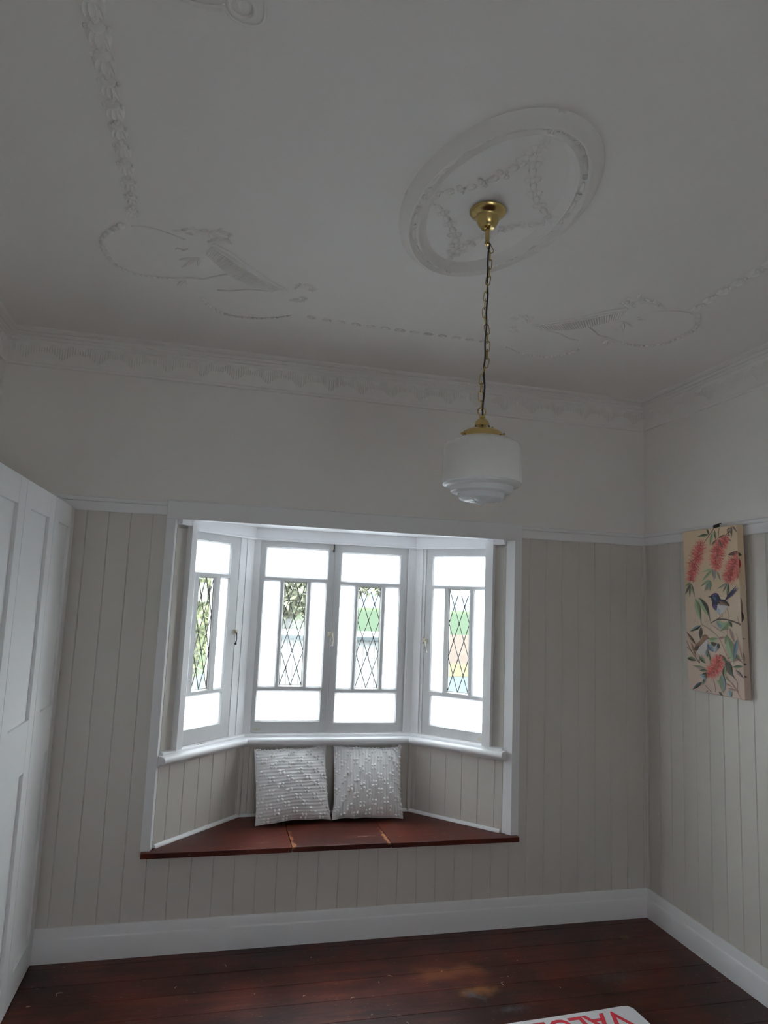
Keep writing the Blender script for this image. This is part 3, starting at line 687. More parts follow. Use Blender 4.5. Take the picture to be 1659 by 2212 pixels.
obj('lamp_bulb', MB().lathe([(0, pz(2.135)), (.013, pz(2.135)), (.014, pz(2.11)), (.022, pz(2.09)), (.028, pz(2.065)), (.024, pz(2.045)), (.012, pz(2.034)), (0, pz(2.031))], 20, Matrix.Translation((sx, 0, 0))), M_OPAL, pend, 50)

# ------------------------------------------------------------------ ceiling rose and plaster ornament
def cat(pts, n):
    # Catmull-Rom through 2-d points, n samples evenly by arc length
    p = [Vector(q) for q in pts]; p = [p[0]*2-p[1]]+p+[p[-1]*2-p[-2]]; out = []
    for i in range(1, len(p)-2):
        for k in range(24):
            t = k/24; out.append(.5*((2*p[i])+(p[i+1]-p[i-1])*t+(2*p[i-1]-5*p[i]+4*p[i+1]-p[i+2])*t*t+(3*p[i]-p[i-1]-3*p[i+1]+p[i+2])*t**3))
    out.append(p[-2]); d = [0]
    for a, b in zip(out[:-1], out[1:]): d.append(d[-1]+(b-a).length)
    res = []
    for k in range(n):
        s = d[-1]*k/(n-1); j = 0
        while j < len(d)-2 and d[j+1] < s: j += 1
        f = (s-d[j])/max(1e-9, d[j+1]-d[j]); res.append(out[j]*(1-f)+out[j+1]*f)
    return res, d[-1]
def leafm(mb, p, ang, L_, W_, h=.006, curl=0):
    # pointed relief leaf lying on the ceiling (z measured down from the parent)
    n = 6; vs = []; fs = []
    for i in range(n+1):
        t = i/n; w_ = W_/2*math.sin(PI*min(1, t*1.02)**.8)*(1-.25*t); x = L_*t; y_ = curl*t*t*L_
        hh = h*(math.sin(PI*(.12+.8*t)))
        for (yy, zz) in ((-w_, .0005), (-w_*.45, -hh*.8), (0, -hh*.45), (w_*.45, -hh*.8), (w_, .0005)):
            c, s = math.cos(ang), math.sin(ang); X_ = x; Y_ = y_+yy
            vs.append((p[0]+X_*c-Y_*s, p[1]+X_*s+Y_*c, zz))
    for i in range(n):
        for j in range(4): a = i*5+j; fs.append((a, a+1, a+6, a+5))
    mb.add(vs, fs)
def bell_mesh(sc, cache={}):
    # one bell-flower husk of a garland, pointing along +x, hanging from the ceiling plane
    k = round(sc, 3)
    if k not in cache:
        m = MB(); leafm(m, (-.010*sc, 0), 0, .056*sc, .034*sc, .009*sc)
        for sg in (1, -1): leafm(m, (-.012*sc, .004*sg*sc), .50*sg, .050*sc, .030*sc, .008*sc, -.30*sg)
        m.ell((-.016*sc, 0, -.002*sc), (.011*sc, .017*sc, .008*sc)); m.ell((-.034*sc, 0, -.002), (.008*sc, .008*sc, .007*sc)); m.ell((-.012*sc, .021*sc, -.001), (.005*sc, .005*sc, .004*sc)); m.ell((-.012*sc, -.021*sc, -.001), (.005*sc, .005*sc, .004*sc))
        cache[k] = flat(m).mesh('husk', M_PLAST, 50)
    return cache[k]
def flat(mb):
    # relief is cast with a flat back that sits on the ceiling
    mb.v = [(v[0], v[1], min(v[2], .0006)) for v in mb.v]; return mb
class Orn:
    """one plaster ornament; tf maps the traced corner to its place on the ceiling"""
    def __init__(s, name, org, label, tf=lambda p: p, group=None):
        s.o = Vector(org); s.tf = tf; o = tf(s.o); s.o2 = Vector(o); s.root = empty(name, (o[0], o[1], ZC-.0012), label, 'plaster moulding', group)
    def P(s, p): q = s.tf(Vector(p)); return Vector((q[0]-s.o2.x, q[1]-s.o2.y))
    def pts(s, l): return [s.P(p) for p in l]
    def garland(s, l, step=.074, sc0=1.0, sc1=.7):
        l = s.pts(l); _, L_ = cat(l, 5); n = max(2, int(L_/step)); q, _ = cat(l, n+1)
        for i in range(n):
            d = q[i+1]-q[i]; sc = sc0+(sc1-sc0)*i/n
            obj('husk', bell_mesh(round(sc*10)/10), parent=s.root, T=Matrix.Translation((q[i].x, q[i].y, 0)) @ Matrix.Rotation(math.atan2(d.y, d.x), 4, 'Z') @ Matrix.Diagonal((1, 1, 1.4, 1)))
    def beads(s, l, r0, r1, gap=1.5, name='beading'):
        l = s.pts(l); _, L_ = cat(l, 5); mb = MB(); q, _ = cat(l, 200); d = 0; i = 0; acc = 0; nxt = 0
        for a, b in zip(q[:-1], q[1:]):
            acc += (b-a).length
            if acc >= nxt:
                t = acc/L_; r = r0+(r1-r0)*t; ang = math.atan2((b-a).y, (b-a).x)
                mb.ell((a.x, a.y, 0), (r*1.25, r, r*.9), R=Matrix.Rotation(ang, 3, 'Z'), seg=8, rings=6); nxt = acc+r*gap*1.6
        return obj(name, flat(mb), M_PLAST, s.root, 60)
    def cord(s, l, r0, r1, name='scroll'):
        q, _ = cat(s.pts(l), 26); n = len(q)
        return obj(name, flat(MB().tube([(p.x, p.y, .0005) for p in q], [r0+(r1-r0)*i/(n-1) for i in range(n)], 8)), M_PLAST, s.root, 60)
    def acanthus(s, l, w0, name='scroll_leaf'):
        # a tapering scroll with small leaflets along it
        ll = s.pts(l); q, L_ = cat(ll, 20); mb = MB(); mb.tube([(p.x, p.y, .001) for p in q], [w0*(1-.7*i/19) for i in range(20)], 8)
        for i in range(3, 18, 3):
            d = q[i+1]-q[i-1]; a = math.atan2(d.y, d.x)
            leafm(mb, q[i], a+.7, w0*5, w0*2.4, w0*.8); leafm(mb, q[i], a-.7, w0*4, w0*2.0, w0*.7)
        d = q[-1]-q[-3]; mb.ell((q[-1].x, q[-1].y, -.001), (w0*1.2, w0*1.2, w0))
        return obj(name, flat(mb), M_PLAST, s.root, 50)
    def leaf(s, l, w_, name='leaf'):
        q = s.pts(l); mb = MB(); d = q[-1]-q[0]; leafm(mb, q[0], math.atan2(d.y, d.x), d.length, w_, .007)
        leafm(mb, q[0], math.atan2(d.y, d.x)+.5, d.length*.7, w_*.7, .006); leafm(mb, q[0], math.atan2(d.y, d.x)-.5, d.length*.7, w_*.7, .006)
        return obj(name, flat(mb), M_PLAST, s.root, 50)
    def band(s, top, bot, n=34):
        a, _ = cat(s.pts(top), n+1); b, _ = cat(s.pts(bot), n+1); mb = MB()
        mb.tube([(p.x, p.y, 0) for p in a], [.0085*(1-.5*i/n) for i in range(n+1)], 8)
        c = [(p*.72+q*.28) for p, q in zip(a, b)]; mb.tube([(p.x, p.y, 0) for p in c], .0035, 6)
        for i in range(n):
            p = c[i]*.97+b[i]*.03; q = b[i]; m_ = (p+q)/2
            mb.tube([(p.x, p.y, 0), (m_.x, m_.y, -.0025), (q.x, q.y, -.001)], [.0025, .0042, .0048], 6)
        return obj('fluted_band', flat(mb), M_PLAST, s.root, 60)
def corner(tf, label):
    o = Orn('plaster_scroll', (-2.50, -.95), label, tf)
    o.beads([(-2.799, -1.148), (-2.838, -1.104), (-2.871, -1.043), (-2.883, -.983), (-2.877, -.915), (-2.863, -.853), (-2.828, -.811), (-2.779, -.787), (-2.719, -.783), (-2.66, -.794)], .014, .007)
    o.cord([(-2.70, -.784), (-2.66, -.795), (-2.62, -.80)], .004, .003)
    o.cord([(-2.767, -1.155), (-2.726, -1.165), (-2.681, -1.158), (-2.636, -1.141), (-2.591, -1.117)], .0045, .003)
    o.acanthus([(-2.627, -1.166), (-2.589, -1.178), (-2.55, -1.194), (-2.511, -1.194), (-2.486, -1.202), (-2.465, -1.215), (-2.438, -1.201)], .008)
    o.acanthus([(-2.512, -1.129), (-2.48, -1.149), (-2.444, -1.161)], .007)
    o.band([(-2.491, -1.119), (-2.43, -1.064), (-2.378, -1.005), (-2.323, -.946), (-2.265, -.885), (-2.205, -.832)], [(-2.515, -1.035), (-2.471, -.956), (-2.427, -.896), (-2.372, -.849), (-2.316, -.825), (-2.268, -.806)])
    o.leaf([(-2.545, -1.00), (-2.612, -.90)], .022); o.leaf([(-2.60, -.80), (-2.640, -.735)], .024)
    o.cord([(-2.641, -.80), (-2.568, -.825), (-2.532, -.829), (-2.488, -.864), (-2.444, -.898)], .007, .004)
    o.cord([(-2.626, -1.045), (-2.602, -1.036), (-2.585, -1.055)], .006, .004)
    o.beads([(-2.535, -.64), (-2.521, -.592), (-2.478, -.537), (-2.428, -.503), (-2.357, -.500), (-2.297, -.511), (-2.218, -.549), (-2.15, -.60)], .010, .006)
    o.acanthus([(-2.173, -.858), (-2.155, -.897), (-2.12, -.899), (-2.105, -.87)], .007); o.acanthus([(-2.186, -.743), (-2.149, -.756), (-2.134, -.789)], .006)
    o.cord([(-2.479, -.745), (-2.424, -.754), (-2.351, -.792), (-2.258, -.801)], .006, .003)
    return o
XM = -1.665; YM = -1.66
corner(lambda p: Vector(p), 'left plaster scroll ornament on the ceiling, with a fluted band')
corner(lambda p: Vector((2*XM-p[0], p[1])), 'right plaster scroll ornament on the ceiling, near the right wall')
o3 = Orn('plaster_scroll', (-2.50, -2.35), 'plaster scroll with a round curl, cut off by the top edge of the view')
o3.cord([(-2.565, -2.150), (-2.549, -2.137), (-2.515, -2.131), (-2.474, -2.137)], .004, .007)
o3.cord([(-2.458, -2.165), (-2.458, -2.142), (-2.445, -2.128), (-2.425, -2.124), (-2.407, -2.140), (-2.409, -2.165), (-2.425, -2.176), (-2.440, -2.166), (-2.438, -2.150)], .007, .005, 'curl')
o3.cord([(-2.47, -2.15), (-2.455, -2.120), (-2.42, -2.108), (-2.388, -2.125), (-2.385, -2.17), (-2.40, -2.25)], .0035, .004)
o3.acanthus([(-2.60, -2.18), (-2.52, -2.21), (-2.45, -2.24), (-2.42, -2.30)], .008)
g1 = Orn('plaster_garland', (-2.742, -1.60), 'long plaster bell-flower garland on the left side of the ceiling'); g1.garland([(-2.742, -2.16), (-2.742, -1.6), (-2.748, -1.3), (-2.766, -1.17)], .078, 1.25, .85)
g2 = Orn('plaster_garland', (-.588, -1.60), 'plaster bell-flower garland on the right side of the ceiling'); g2.garland([(-.588, -2.16), (-.588, -1.6), (-.585, -1.3), (-.571, -1.14)], .078, 1.1, .85)
g3 = Orn('plaster_garland', (-1.665, -.595), 'thin plaster garland across the ceiling beside the back wall')
for a, b in (((-1.665, -.59), (-2.14, -.604)), ((-1.665, -.59), (-1.19, -.590))): g3.garland([a, ((a[0]+b[0])/2, -.590), b], .062, .55, .45)

rose = empty('ceiling_rose', (-1.645, -1.622, ZC), 'oval plaster ceiling rose with garlands round the pendant light', 'ceiling rose')
A_, B_ = .279, .449; n = 120
EL = [(A_*math.cos(2*PI*k/n), B_*math.sin(2*PI*k/n)) for k in range(n)][::-1]
RP = [(0, 0.0), (0.003, -0.009), (0.012, -0.018), (0.026, -0.0232), (0.031, -0.0293), (0.036, -0.0293), (0.04, -0.021), (0.043, -0.0143), (0.047, -0.0128), (0.055, -0.0128), (0.059, -0.015), (0.062, -0.0232), (0.066, -0.0263), (0.071, -0.0232), (0.075, -0.015), (0.081, -0.009), (0.088, -0.0045), (0.092, 0.0)]
obj('ring', MB().sweep(EL, RP, closed_path=True), M_PLAST, rose, 45)
def ellp(r, a): return ((A_-r)*math.cos(a), (B_-r)*math.sin(a))
# reels set in the channel, three by three
rm = MB()
for d in (-.008, 0, .008): rm.tube([(d, -.0085, .0005), (d, 0, -.0055), (d, .0085, .0005)], .0032, 6)
reel = rm.mesh('reel', M_PLAST, 60)
rod_m = None
K = 24
for k in range(K):
    a = 2*PI*(k+.5)/K; x, y_ = ellp(.051, a); t = math.atan2((B_-.051)*math.cos(a), -(A_-.051)*math.sin(a))
    obj('reel', reel, parent=rose, T=Matrix.Translation((x, y_, -.0125)) @ Matrix.Rotation(t, 4, 'Z'))
    aa = [a+2*PI/K*f for f in (.27, .4, .5, .6, .73)]
    obj('rod', MB().tube([(*ellp(.051, q), -.0125) for q in aa], [.003, .0068, .0072, .0068, .003], 8), M_PLAST, rose, 60)
for a in (0, PI/2, PI, 3*PI/2):
    m = MB(); x, y_ = ellp(.045, a); t = math.atan2(B_*math.cos(a), -A_*math.sin(a)); T = Matrix.Translation((x, y_, 0)) @ Matrix.Rotation(t, 4, 'Z')
    for d in (-.007, 0, .007):
        m.tube([(d, -.046, 0), (d*1.02, -.020, -.019), (d*1.1, 0, -.0155), (d*1.02, .018, -.020), (d, .044, 0)], .0042, 8, T)
    obj('ribbon_tie', m, M_PLAST, rose, 60)
rc = (-1.645, -1.622)
def rel(l): return [Vector((p[0]-rc[0], p[1]-rc[1])) for p in l]
FT, FB = (-1.636, -1.885), (-1.662, -1.345)
def rgar(l, step, sc, sc2=None):
    q0 = rel(l); _, L_ = cat(q0, 5); n = max(2, int(L_/step)); q, _ = cat(q0, n+1)
    for i in range(n):
        d = q[i+1]-q[i]; ang = math.atan2(d.y, d.x); s_ = sc+((sc2 or sc)-sc)*i/n
        m = MB()
        if i % 2 == 0:
            m.ell((0, 0, 0), (step*.52, .0095*s_, .010*s_), seg=9, rings=8)
            leafm(m, (-step*.3, .002), .35, step*.8, .012*s_, .009); leafm(m, (-step*.3, -.002), -.35, step*.8, .012*s_, .009)
        else:
            for b_ in (-1, 1): m.ell((0, b_*.0115*s_, 0), (.0075*s_, .0105*s_, .009*s_), seg=8, rings=6)
            m.ell((.0, 0, 0), (.011*s_, .008*s_, .011*s_), seg=8, rings=6); m.ell((step*.42, 0, 0), (.0055*s_, .0055*s_, .006*s_), seg=7, rings=5)
        obj('garland_bud', m, M_PLAST, rose, 60, Matrix.Translation((q[i].x, q[i].y, 0)) @ Matrix.Rotation(ang, 4, 'Z'))
rgar([(-1.865, -1.630), (-1.765, -1.688), (-1.698, -1.765), (-1.659, -1.835), FT], .033, .9, 1.25)
rgar([(-1.865, -1.612), (-1.794, -1.562), (-1.73, -1.48), (-1.690, -1.41), FB], .033, .9, 1.25)
rgar([(-1.425, -1.606), (-1.54, -1.545), (-1.605, -1.455), (-1.64, -1.39), FB], .033, .8, 1.1)
rgar([(-1.425, -1.622), (-1.47, -1.645), (-1.524, -1.69), (-1.575, -1.765), (-1.610, -1.83), FT], .033, .9, 1.25)
rgar([FT, (-1.632, -1.94), (-1.630, -1.985)], .027, 1.2, 1.0); rgar([FB, (-1.665, -1.30), (-1.668, -1.255)], .027, 1.2, 1.0)
for p in (FT, FB):
    m = MB(); q = rel([p])[0]
    for k in range(7): leafm(m, q, 2*PI*k/7, .038, .019, .010)
    m.ell((q.x, q.y, -.004), (.012, .012, .010)); obj('rosette', m, M_PLAST, rose, 50)
for a0, a1 in (((-1.90, -1.622), (-1.845, -1.622)), ((-1.39, -1.613), (-1.44, -1.613))):
    q = rel([a0, a1]); obj('ribbon', MB().tube([(q[0].x, q[0].y, -.006), (q[1].x, q[1].y, 0)], [.006, .003], 6), M_PLAST, rose)

# ------------------------------------------------------------------ wardrobe
WX = -3.075; WH = 2.017
ward = empty('wardrobe', (WX, -1.6, 0), 'tall white built-in wardrobe with recessed panel doors along the left wall', 'wardrobe')
def wl(m): return offs(m, (WX, -1.6, 0))
dw = .452; doors = [(-.408, -.010)]; y = -.408
m = MB(); m.box(XL+.002, WX-.022, -3.62, -.025, 0, WH-.001); obj('carcass', wl(m), M_WARD, ward)
def door(y0, y1):
    # y0 < y1 ; face at WX
    g = .0014; a, b = y0+g, y1-g; z0, z1 = .006, WH; st = .081; d = .013
    T = Matrix(((0, -1, 0, WX), (1, 0, 0, 0), (0, 0, 1, 0), (0, 0, 0, 1)))   # local x -> y, local y -> -x
    m = MB()
    m.cbox(a, a+st, 0, .020, z0, z1, .0008, T); m.cbox(b-st, b, 0, .020, z0, z1, .0008, T)
    for (p, q) in ((z0, .122), (.922, 1.122), (1.920, z1)): m.cbox(a+st+.0003, b-st-.0003, .0004, .020, p, q, .0006, T)
    o = obj('door', wl(m), M_WARD, ward)
    m = MB(); m.box(a+st-.005, b-st+.005, d, d+.006, .115, .93, T); m.box(a+st-.005, b-st+.005, d, d+.006, 1.115, 1.925, T)
    obj('door_panel', wl(m), M_WARD, o)
door(-.408, -.004)
yy = -.410
while yy > -3.5: door(yy-dw, yy); yy -= dw+.001
obj('end_filler', wl(MB().cbox(WX-.020, WX-.002, -.0045, -.0225+.021, .0, WH, .0008)), M_WARD, ward)

# ------------------------------------------------------------------ painting on the right wall
# crop pixels (5.265 per photo pixel) -> canvas millimetres
SRC = [(190, 215), (825, 130), (270, 2005), (912, 2120)]; DW, DH = .383, .800
DST = [(0, 0), (DW, 0), (0, DH), (DW, DH)]
Am = []
for (x, y), (u, v) in zip(SRC, DST):
    Am.append([x, y, 1, 0, 0, 0, -u*x, -u*y, u]); Am.append([0, 0, 0, x, y, 1, -v*x, -v*y, v])
Am = np.array(Am); hsol = np.linalg.solve(Am[:, :8], Am[:, 8])
def cv(x, y):
    d_ = hsol[6]*x+hsol[7]*y+1; return ((hsol[0]*x+hsol[1]*y+hsol[2])/d_, (hsol[3]*x+hsol[4]*y+hsol[5])/d_)
# local frame: x = across (towards the viewer side, -Y world), y = into the wall (+X world), z up; origin top left of front
top_x, bot_x = -.058, -.037
lean = math.atan2(bot_x-top_x, DH)
def canvas_T():
    ex = Vector((0, -1, 0)); ez = Vector((-(bot_x-top_x), 0, DH)).normalized(); ey = ez.cross(ex)
    o = Vector((top_x, -.412, 2.056))
    return Matrix(((ex.x, ey.x, ez.x, o.x), (ex.y, ey.y, ez.y, o.y), (ex.z, ey.z, ez.z, o.z), (0, 0, 0, 1)))
CT = canvas_T()
paint = empty('painting', CT, 'tall narrow canvas of red bottlebrush flowers and small wrens hanging on the right wall', 'painting')
cm = bpy.data.materials.new('canvas_ground'); cm.use_nodes = True; n_ = cm.node_tree.nodes; l_ = cm.node_tree.links
tc = n_.new('ShaderNodeTexCoord'); sx_ = n_.new('ShaderNodeSeparateXYZ'); l_.new(tc.outputs['Object'], sx_.inputs[0])
mr_ = n_.new('ShaderNodeMapRange'); mr_.inputs['From Min'].default_value = -.8; mr_.inputs['From Max'].default_value = 0; l_.new(sx_.outputs['Z'], mr_.inputs['Value'])
tn_ = n_.new('ShaderNodeTexNoise'); tn_.inputs['Scale'].default_value = 7; tn_.inputs['Detail'].default_value = 4; l_.new(tc.outputs['Object'], tn_.inputs['Vector'])
ad_ = n_.new('ShaderNodeMath'); ad_.operation = 'MULTIPLY_ADD'; ad_.inputs[1].default_value = .5; l_.new(tn_.outputs['Fac'], ad_.inputs[0]); l_.new(mr_.outputs['Result'], ad_.inputs[2])
cr_ = n_.new('ShaderNodeValToRGB'); cr_.color_ramp.elements[0].position = .2; cr_.color_ramp.elements[0].color = (.62, .47, .40, 1); cr_.color_ramp.elements[1].position = 1.1; cr_.color_ramp.elements[1].color = (.74, .56, .38, 1)
e_ = cr_.color_ramp.elements.new(.65); e_.color = (.70, .56, .44, 1)
l_.new(ad_.outputs[0], cr_.inputs['Fac']); l_.new(cr_.outputs['Color'], n_['Principled BSDF'].inputs['Base Color']); n_['Principled BSDF'].inputs['Roughness'].default_value = .7
obj('canvas', MB().cbox(0, DW, 0, .036, -DH, 0, .002), cm, paint)
PC = dict(stem=(.10, .07, .05), dkleaf=(.06, .075, .05), leaf=(.20, .25, .13), ltleaf=(.36, .45, .27), blleaf=(.22, .30, .32), rust=(.30, .16, .11), mauve=(.36, .27, .26),
          red1=(.62, .10, .09), red2=(.42, .03, .035), red3=(.75, .27, .22), red4=(.20, .015, .02), navy=(.022, .022, .055), slate=(.10, .13, .20), white=(.70, .66, .64), brown=(.26, .15, .10), purple=(.09, .06, .16), ltb=(.48, .52, .56))
PK = list(PC); pm = [mat('paint_'+k, PC[k], .65, var=.12, vscale=90) for k in PK]
pr = MB(); lay = [0.0]
def put(poly, colr):
    lay[0] += 5e-7; y_ = -.0003-lay[0]; n = len(poly)
    q = [cv(*p) for p in poly]
    q = [(min(max(a, .0008), DW-.0008), min(max(b, .001), DH-.001)) for a, b in q]
    pr.add([(a, y_, -b) for a, b in q], [tuple(range(n))], PK.index(colr))
def blob(pts, colr):
    P_ = [Vector(p) for p in pts]; n = len(P_); out = []
    for i in range(n):
        a, b, c, d = P_[i-1], P_[i], P_[(i+1) % n], P_[(i+2) % n]
        for k in range(5):
            t = k/5; q = .5*((2*b)+(c-a)*t+(2*a-5*b+4*c-d)*t*t+(3*b-a-3*c+d)*t**3); out.append(tuple(q))
    c_ = (sum(p[0] for p in out)/len(out), sum(p[1] for p in out)/len(out))
    for i in range(len(out)): put([out[i], out[(i+1) % len(out)], c_], colr)
def pleaf(x0, y0, x1, y1, w_, c1, c2=None, bend=0):
    d = math.hypot(x1-x0, y1-y0); ux, uy = (x1-x0)/d, (y1-y0)/d; nx, ny = -uy, ux; L1 = []; L2 = []
    for i in range(9):
        t = i/8; wd = w_/2*math.sin(PI*t**.85); o_ = bend*math.sin(PI*t)
        L1.append((x0+ux*d*t+nx*(wd+o_), y0+uy*d*t+ny*(wd+o_))); L2.append((x0+ux*d*t-nx*(wd-o_), y0+uy*d*t-ny*(wd-o_)))
    mid = [(x0+ux*d*i/8+nx*bend*math.sin(PI*i/8), y0+uy*d*i/8+ny*bend*math.sin(PI*i/8)) for i in range(9)]
    for i in range(8):
        put([L1[i], L1[i+1], mid[i+1], mid[i]], c1); put([mid[i], mid[i+1], L2[i+1], L2[i]], c2 or c1)
def pline(pts, w_, c):
    q, _ = cat(pts, max(6, len(pts)*5)) if len(pts) > 2 else ([Vector(p) for p in pts], 0)
    ws = w_ if isinstance(w_, tuple) else (w_, w_); n = len(q)
    for i in range(n-1):
        d = (q[i+1]-q[i]); d = d.normalized() if d.length else Vector((1, 0)); nn = Vector((-d.y, d.x)); a = (ws[0]+(ws[1]-ws[0])*i/(n-1))/2; b = (ws[0]+(ws[1]-ws[0])*(i+1)/(n-1))/2
        put([tuple(q[i]+nn*a), tuple(q[i+1]+nn*b), tuple(q[i+1]-nn*b), tuple(q[i]-nn*a)], c)
def brush(path, R0, n, seed, cols=('red1', 'red2', 'red3', 'red1', 'red3')):
    rnd = random.Random(seed); q, _ = cat(path, 40)
    pline(path, 26, 'red4')
    for k in range(n):
        i = rnd.randrange(0, 39); p = q[i]; a = rnd.uniform(0, 2*PI); t = i/39
        r = R0*(.75+.35*math.sin(PI*min(1, t*.9+.1)))*rnd.uniform(.55, 1.12); d = Vector((math.cos(a), math.sin(a))); nn = Vector((-d.y, d.x)); w_ = rnd.uniform(3.5, 8)
        e = p+d*r; s_ = p+d*r*rnd.uniform(0, .25)
        put([tuple(s_+nn*w_*.5), tuple(e+nn*.8), tuple(e-nn*.8), tuple(s_-nn*w_*.5)], rnd.choice(cols) if rnd.random() > .12 else 'red4')
    for k in range(n//4):
        p = q[rnd.randrange(0, 39)]; a = rnd.uniform(0, 2*PI); d = Vector((math.cos(a), math.sin(a))); r = R0*rnd.uniform(.05, .5); nn = Vector((-d.y, d.x))
        s_ = p+d*r*.2; e = p+d*r; put([tuple(s_+nn*3), tuple(e), tuple(s_-nn*3)], rnd.choice(('red4', 'red4', 'rust')))
# twigs and leaves at the top
pline([(560, 168), (500, 260), (440, 350), (425, 390)], (9, 5), 'stem'); pline([(622, 160), (610, 280), (600, 300)], (7, 5), 'stem')
pline([(735, 200), (690, 270), (660, 340)], (9, 6), 'stem'); pline([(500, 250), (470, 180)], 5, 'stem'); pline([(600, 292), (690, 250)], 4, 'stem')
for a in [(495, 245, 362, 270, 34, 'dkleaf', 'leaf'), (500, 240, 478, 175, 26, 'dkleaf'), (548, 210, 512, 375, 34, 'leaf', 'ltleaf'), (565, 190, 585, 310, 30, 'dkleaf', 'leaf'), (600, 300, 528, 372, 30, 'dkleaf', 'leaf'),
          (615, 285, 695, 245, 26, 'leaf', 'dkleaf'), (700, 275, 772, 330, 26, 'mauve', 'leaf'), (765, 140, 765, 285, 24, 'dkleaf', 'stem'), (775, 140, 830, 220, 22, 'mauve', 'stem')]: pleaf(*a)
for k in range(16): rnd = random.Random(k); pleaf(735+rnd.uniform(-18, 18), 160+k*6, 735+rnd.uniform(-34, 24), 172+k*6, 16, 'stem', 'rust')
pleaf(722, 480, 905, 425, 52, 'dkleaf', 'stem', 8)
brush([(405, 350), (370, 480), (330, 600), (295, 780)], 92, 520, 1); brush([(650, 330), (600, 450), (590, 560), (590, 640)], 92, 560, 2)
brush([(690, 300), (660, 380)], 70, 180, 22)
pleaf(612, 300, 660, 410, 30, 'rust', 'stem')
pline([(880, 480), (835, 545), (790, 640), (735, 790)], (10, 6), 'stem'); brush([(830, 520), (800, 600), (750, 720), (735, 775)], 105, 640, 3); brush([(870, 540), (865, 640), (850, 740)], 80, 380, 33)
for a in [(545, 650, 425, 785, 30, 'leaf', 'ltleaf'), (545, 648, 420, 680, 20, 'ltleaf'), (548, 650, 555, 745, 24, 'leaf', 'blleaf'), (560, 655, 585, 760, 20, 'blleaf'), (600, 670, 642, 780, 24, 'leaf', 'mauve'), (580, 655, 560, 790, 20, 'mauve'),
          (505, 765, 405, 850, 24, 'ltleaf', 'leaf'), (505, 770, 450, 912, 24, 'ltleaf', 'mauve'), (505, 770, 495, 905, 18, 'blleaf'), (510, 770, 540, 858, 20, 'leaf'), (515, 800, 520, 910, 14, 'leaf'),
          (292, 800, 230, 848, 22, 'leaf'), (290, 810, 228, 948, 26, 'dkleaf', 'stem'), (294, 810, 280, 975, 26, 'dkleaf', 'leaf'), (298, 810, 340, 970, 24, 'mauve', 'dkleaf'),
          (735, 800, 598, 875, 26, 'leaf', 'mauve'), (722, 810, 665, 915, 20, 'dkleaf', 'leaf'), (730, 810, 715, 975, 28, 'leaf', 'dkleaf')]: pleaf(*a)
# large gum leaves
pline([(345, 985), (370, 1100), (420, 1275)], (5, 4), 'rust'); pleaf(345, 985, 412, 1245, 62, 'ltleaf', 'leaf'); pleaf(385, 975, 510, 1200, 78, 'ltleaf', 'dkleaf', -8)
pline([(500, 1180), (520, 1240)], 4, 'stem'); pline([(420, 1280), (520, 1340), (620, 1430), (700, 1600), (760, 1740)], (7, 5), 'rust')
pleaf(415, 1290, 288, 1362, 40, 'blleaf', 'dkleaf'); pleaf(415, 1310, 405, 1450, 40, 'dkleaf', 'stem')
for k in range(26):
    rnd = random.Random(k+50); bx_, by_ = rnd.choice([(350, 1240), (485, 1240), (515, 1380)]); x = bx_+rnd.uniform(-28, 28); y_ = by_+rnd.uniform(-38, 38); put([(x, y_), (x+7, y_+3), (x+3, y_+8)], 'rust')
# branch under the bird
pline([(522, 1268), (600, 1225), (700, 1222), (820, 1255), (920, 1300)], (10, 20), 'stem'); pline([(700, 1050), (735, 1180), (720, 1300), (718, 1400)], (5, 4), 'rust')
pleaf(590, 1232, 735, 1330, 70, 'blleaf', 'ltleaf', 14); pleaf(740, 1240, 640, 1352, 60, 'ltleaf', 'leaf'); pleaf(730, 1240, 772, 1310, 40, 'leaf', 'dkleaf')
pline([(545, 1290), (620, 1340), (690, 1380)], (9, 4), 'mauve'); pleaf(745, 1320, 800, 1480, 32, 'rust', 'mauve'); pline([(830, 1180), (862, 1290)], (4, 8), 'rust')
# upper wren: tail, body, head
for d_ in (0, 14, 26): pleaf(685, 1010, 830+d_, 830+d_*1.2, 22, 'purple', 'navy')
blob([(525, 960), (545, 935), (580, 920), (612, 935), (628, 965), (640, 990), (700, 1005), (745, 1068), (700, 1062), (660, 1075), (600, 1120), (560, 1100), (545, 1060), (538, 1010)], 'navy')
blob([(600, 1060), (660, 1040), (715, 1060), (705, 1105), (665, 1150), (625, 1160), (590, 1140), (575, 1110)], 'white'); blob([(590, 1100), (640, 1110), (625, 1160), (600, 1148)], 'ltb')
blob([(545, 1060), (600, 1062), (590, 1120), (560, 1100)], 'purple'); pleaf(620, 1010, 742, 1066, 44, 'brown', 'stem'); pleaf(600, 1040, 705, 1060, 22, 'mauve', 'brown')
blob([(548, 965), (590, 975), (588, 1010), (562, 990)], 'slate'); blob([(545, 940), (580, 922), (608, 935), (590, 950), (560, 952)], 'purple'); put([(492, 966), (528, 956), (528, 974)], 'navy')
pline([(632, 1155), (632, 1200), (585, 1225)], 6, 'stem'); pline([(655, 1150), (658, 1195)], 5, 'stem'); put([(552, 950), (560, 948), (558, 957)], 'white')
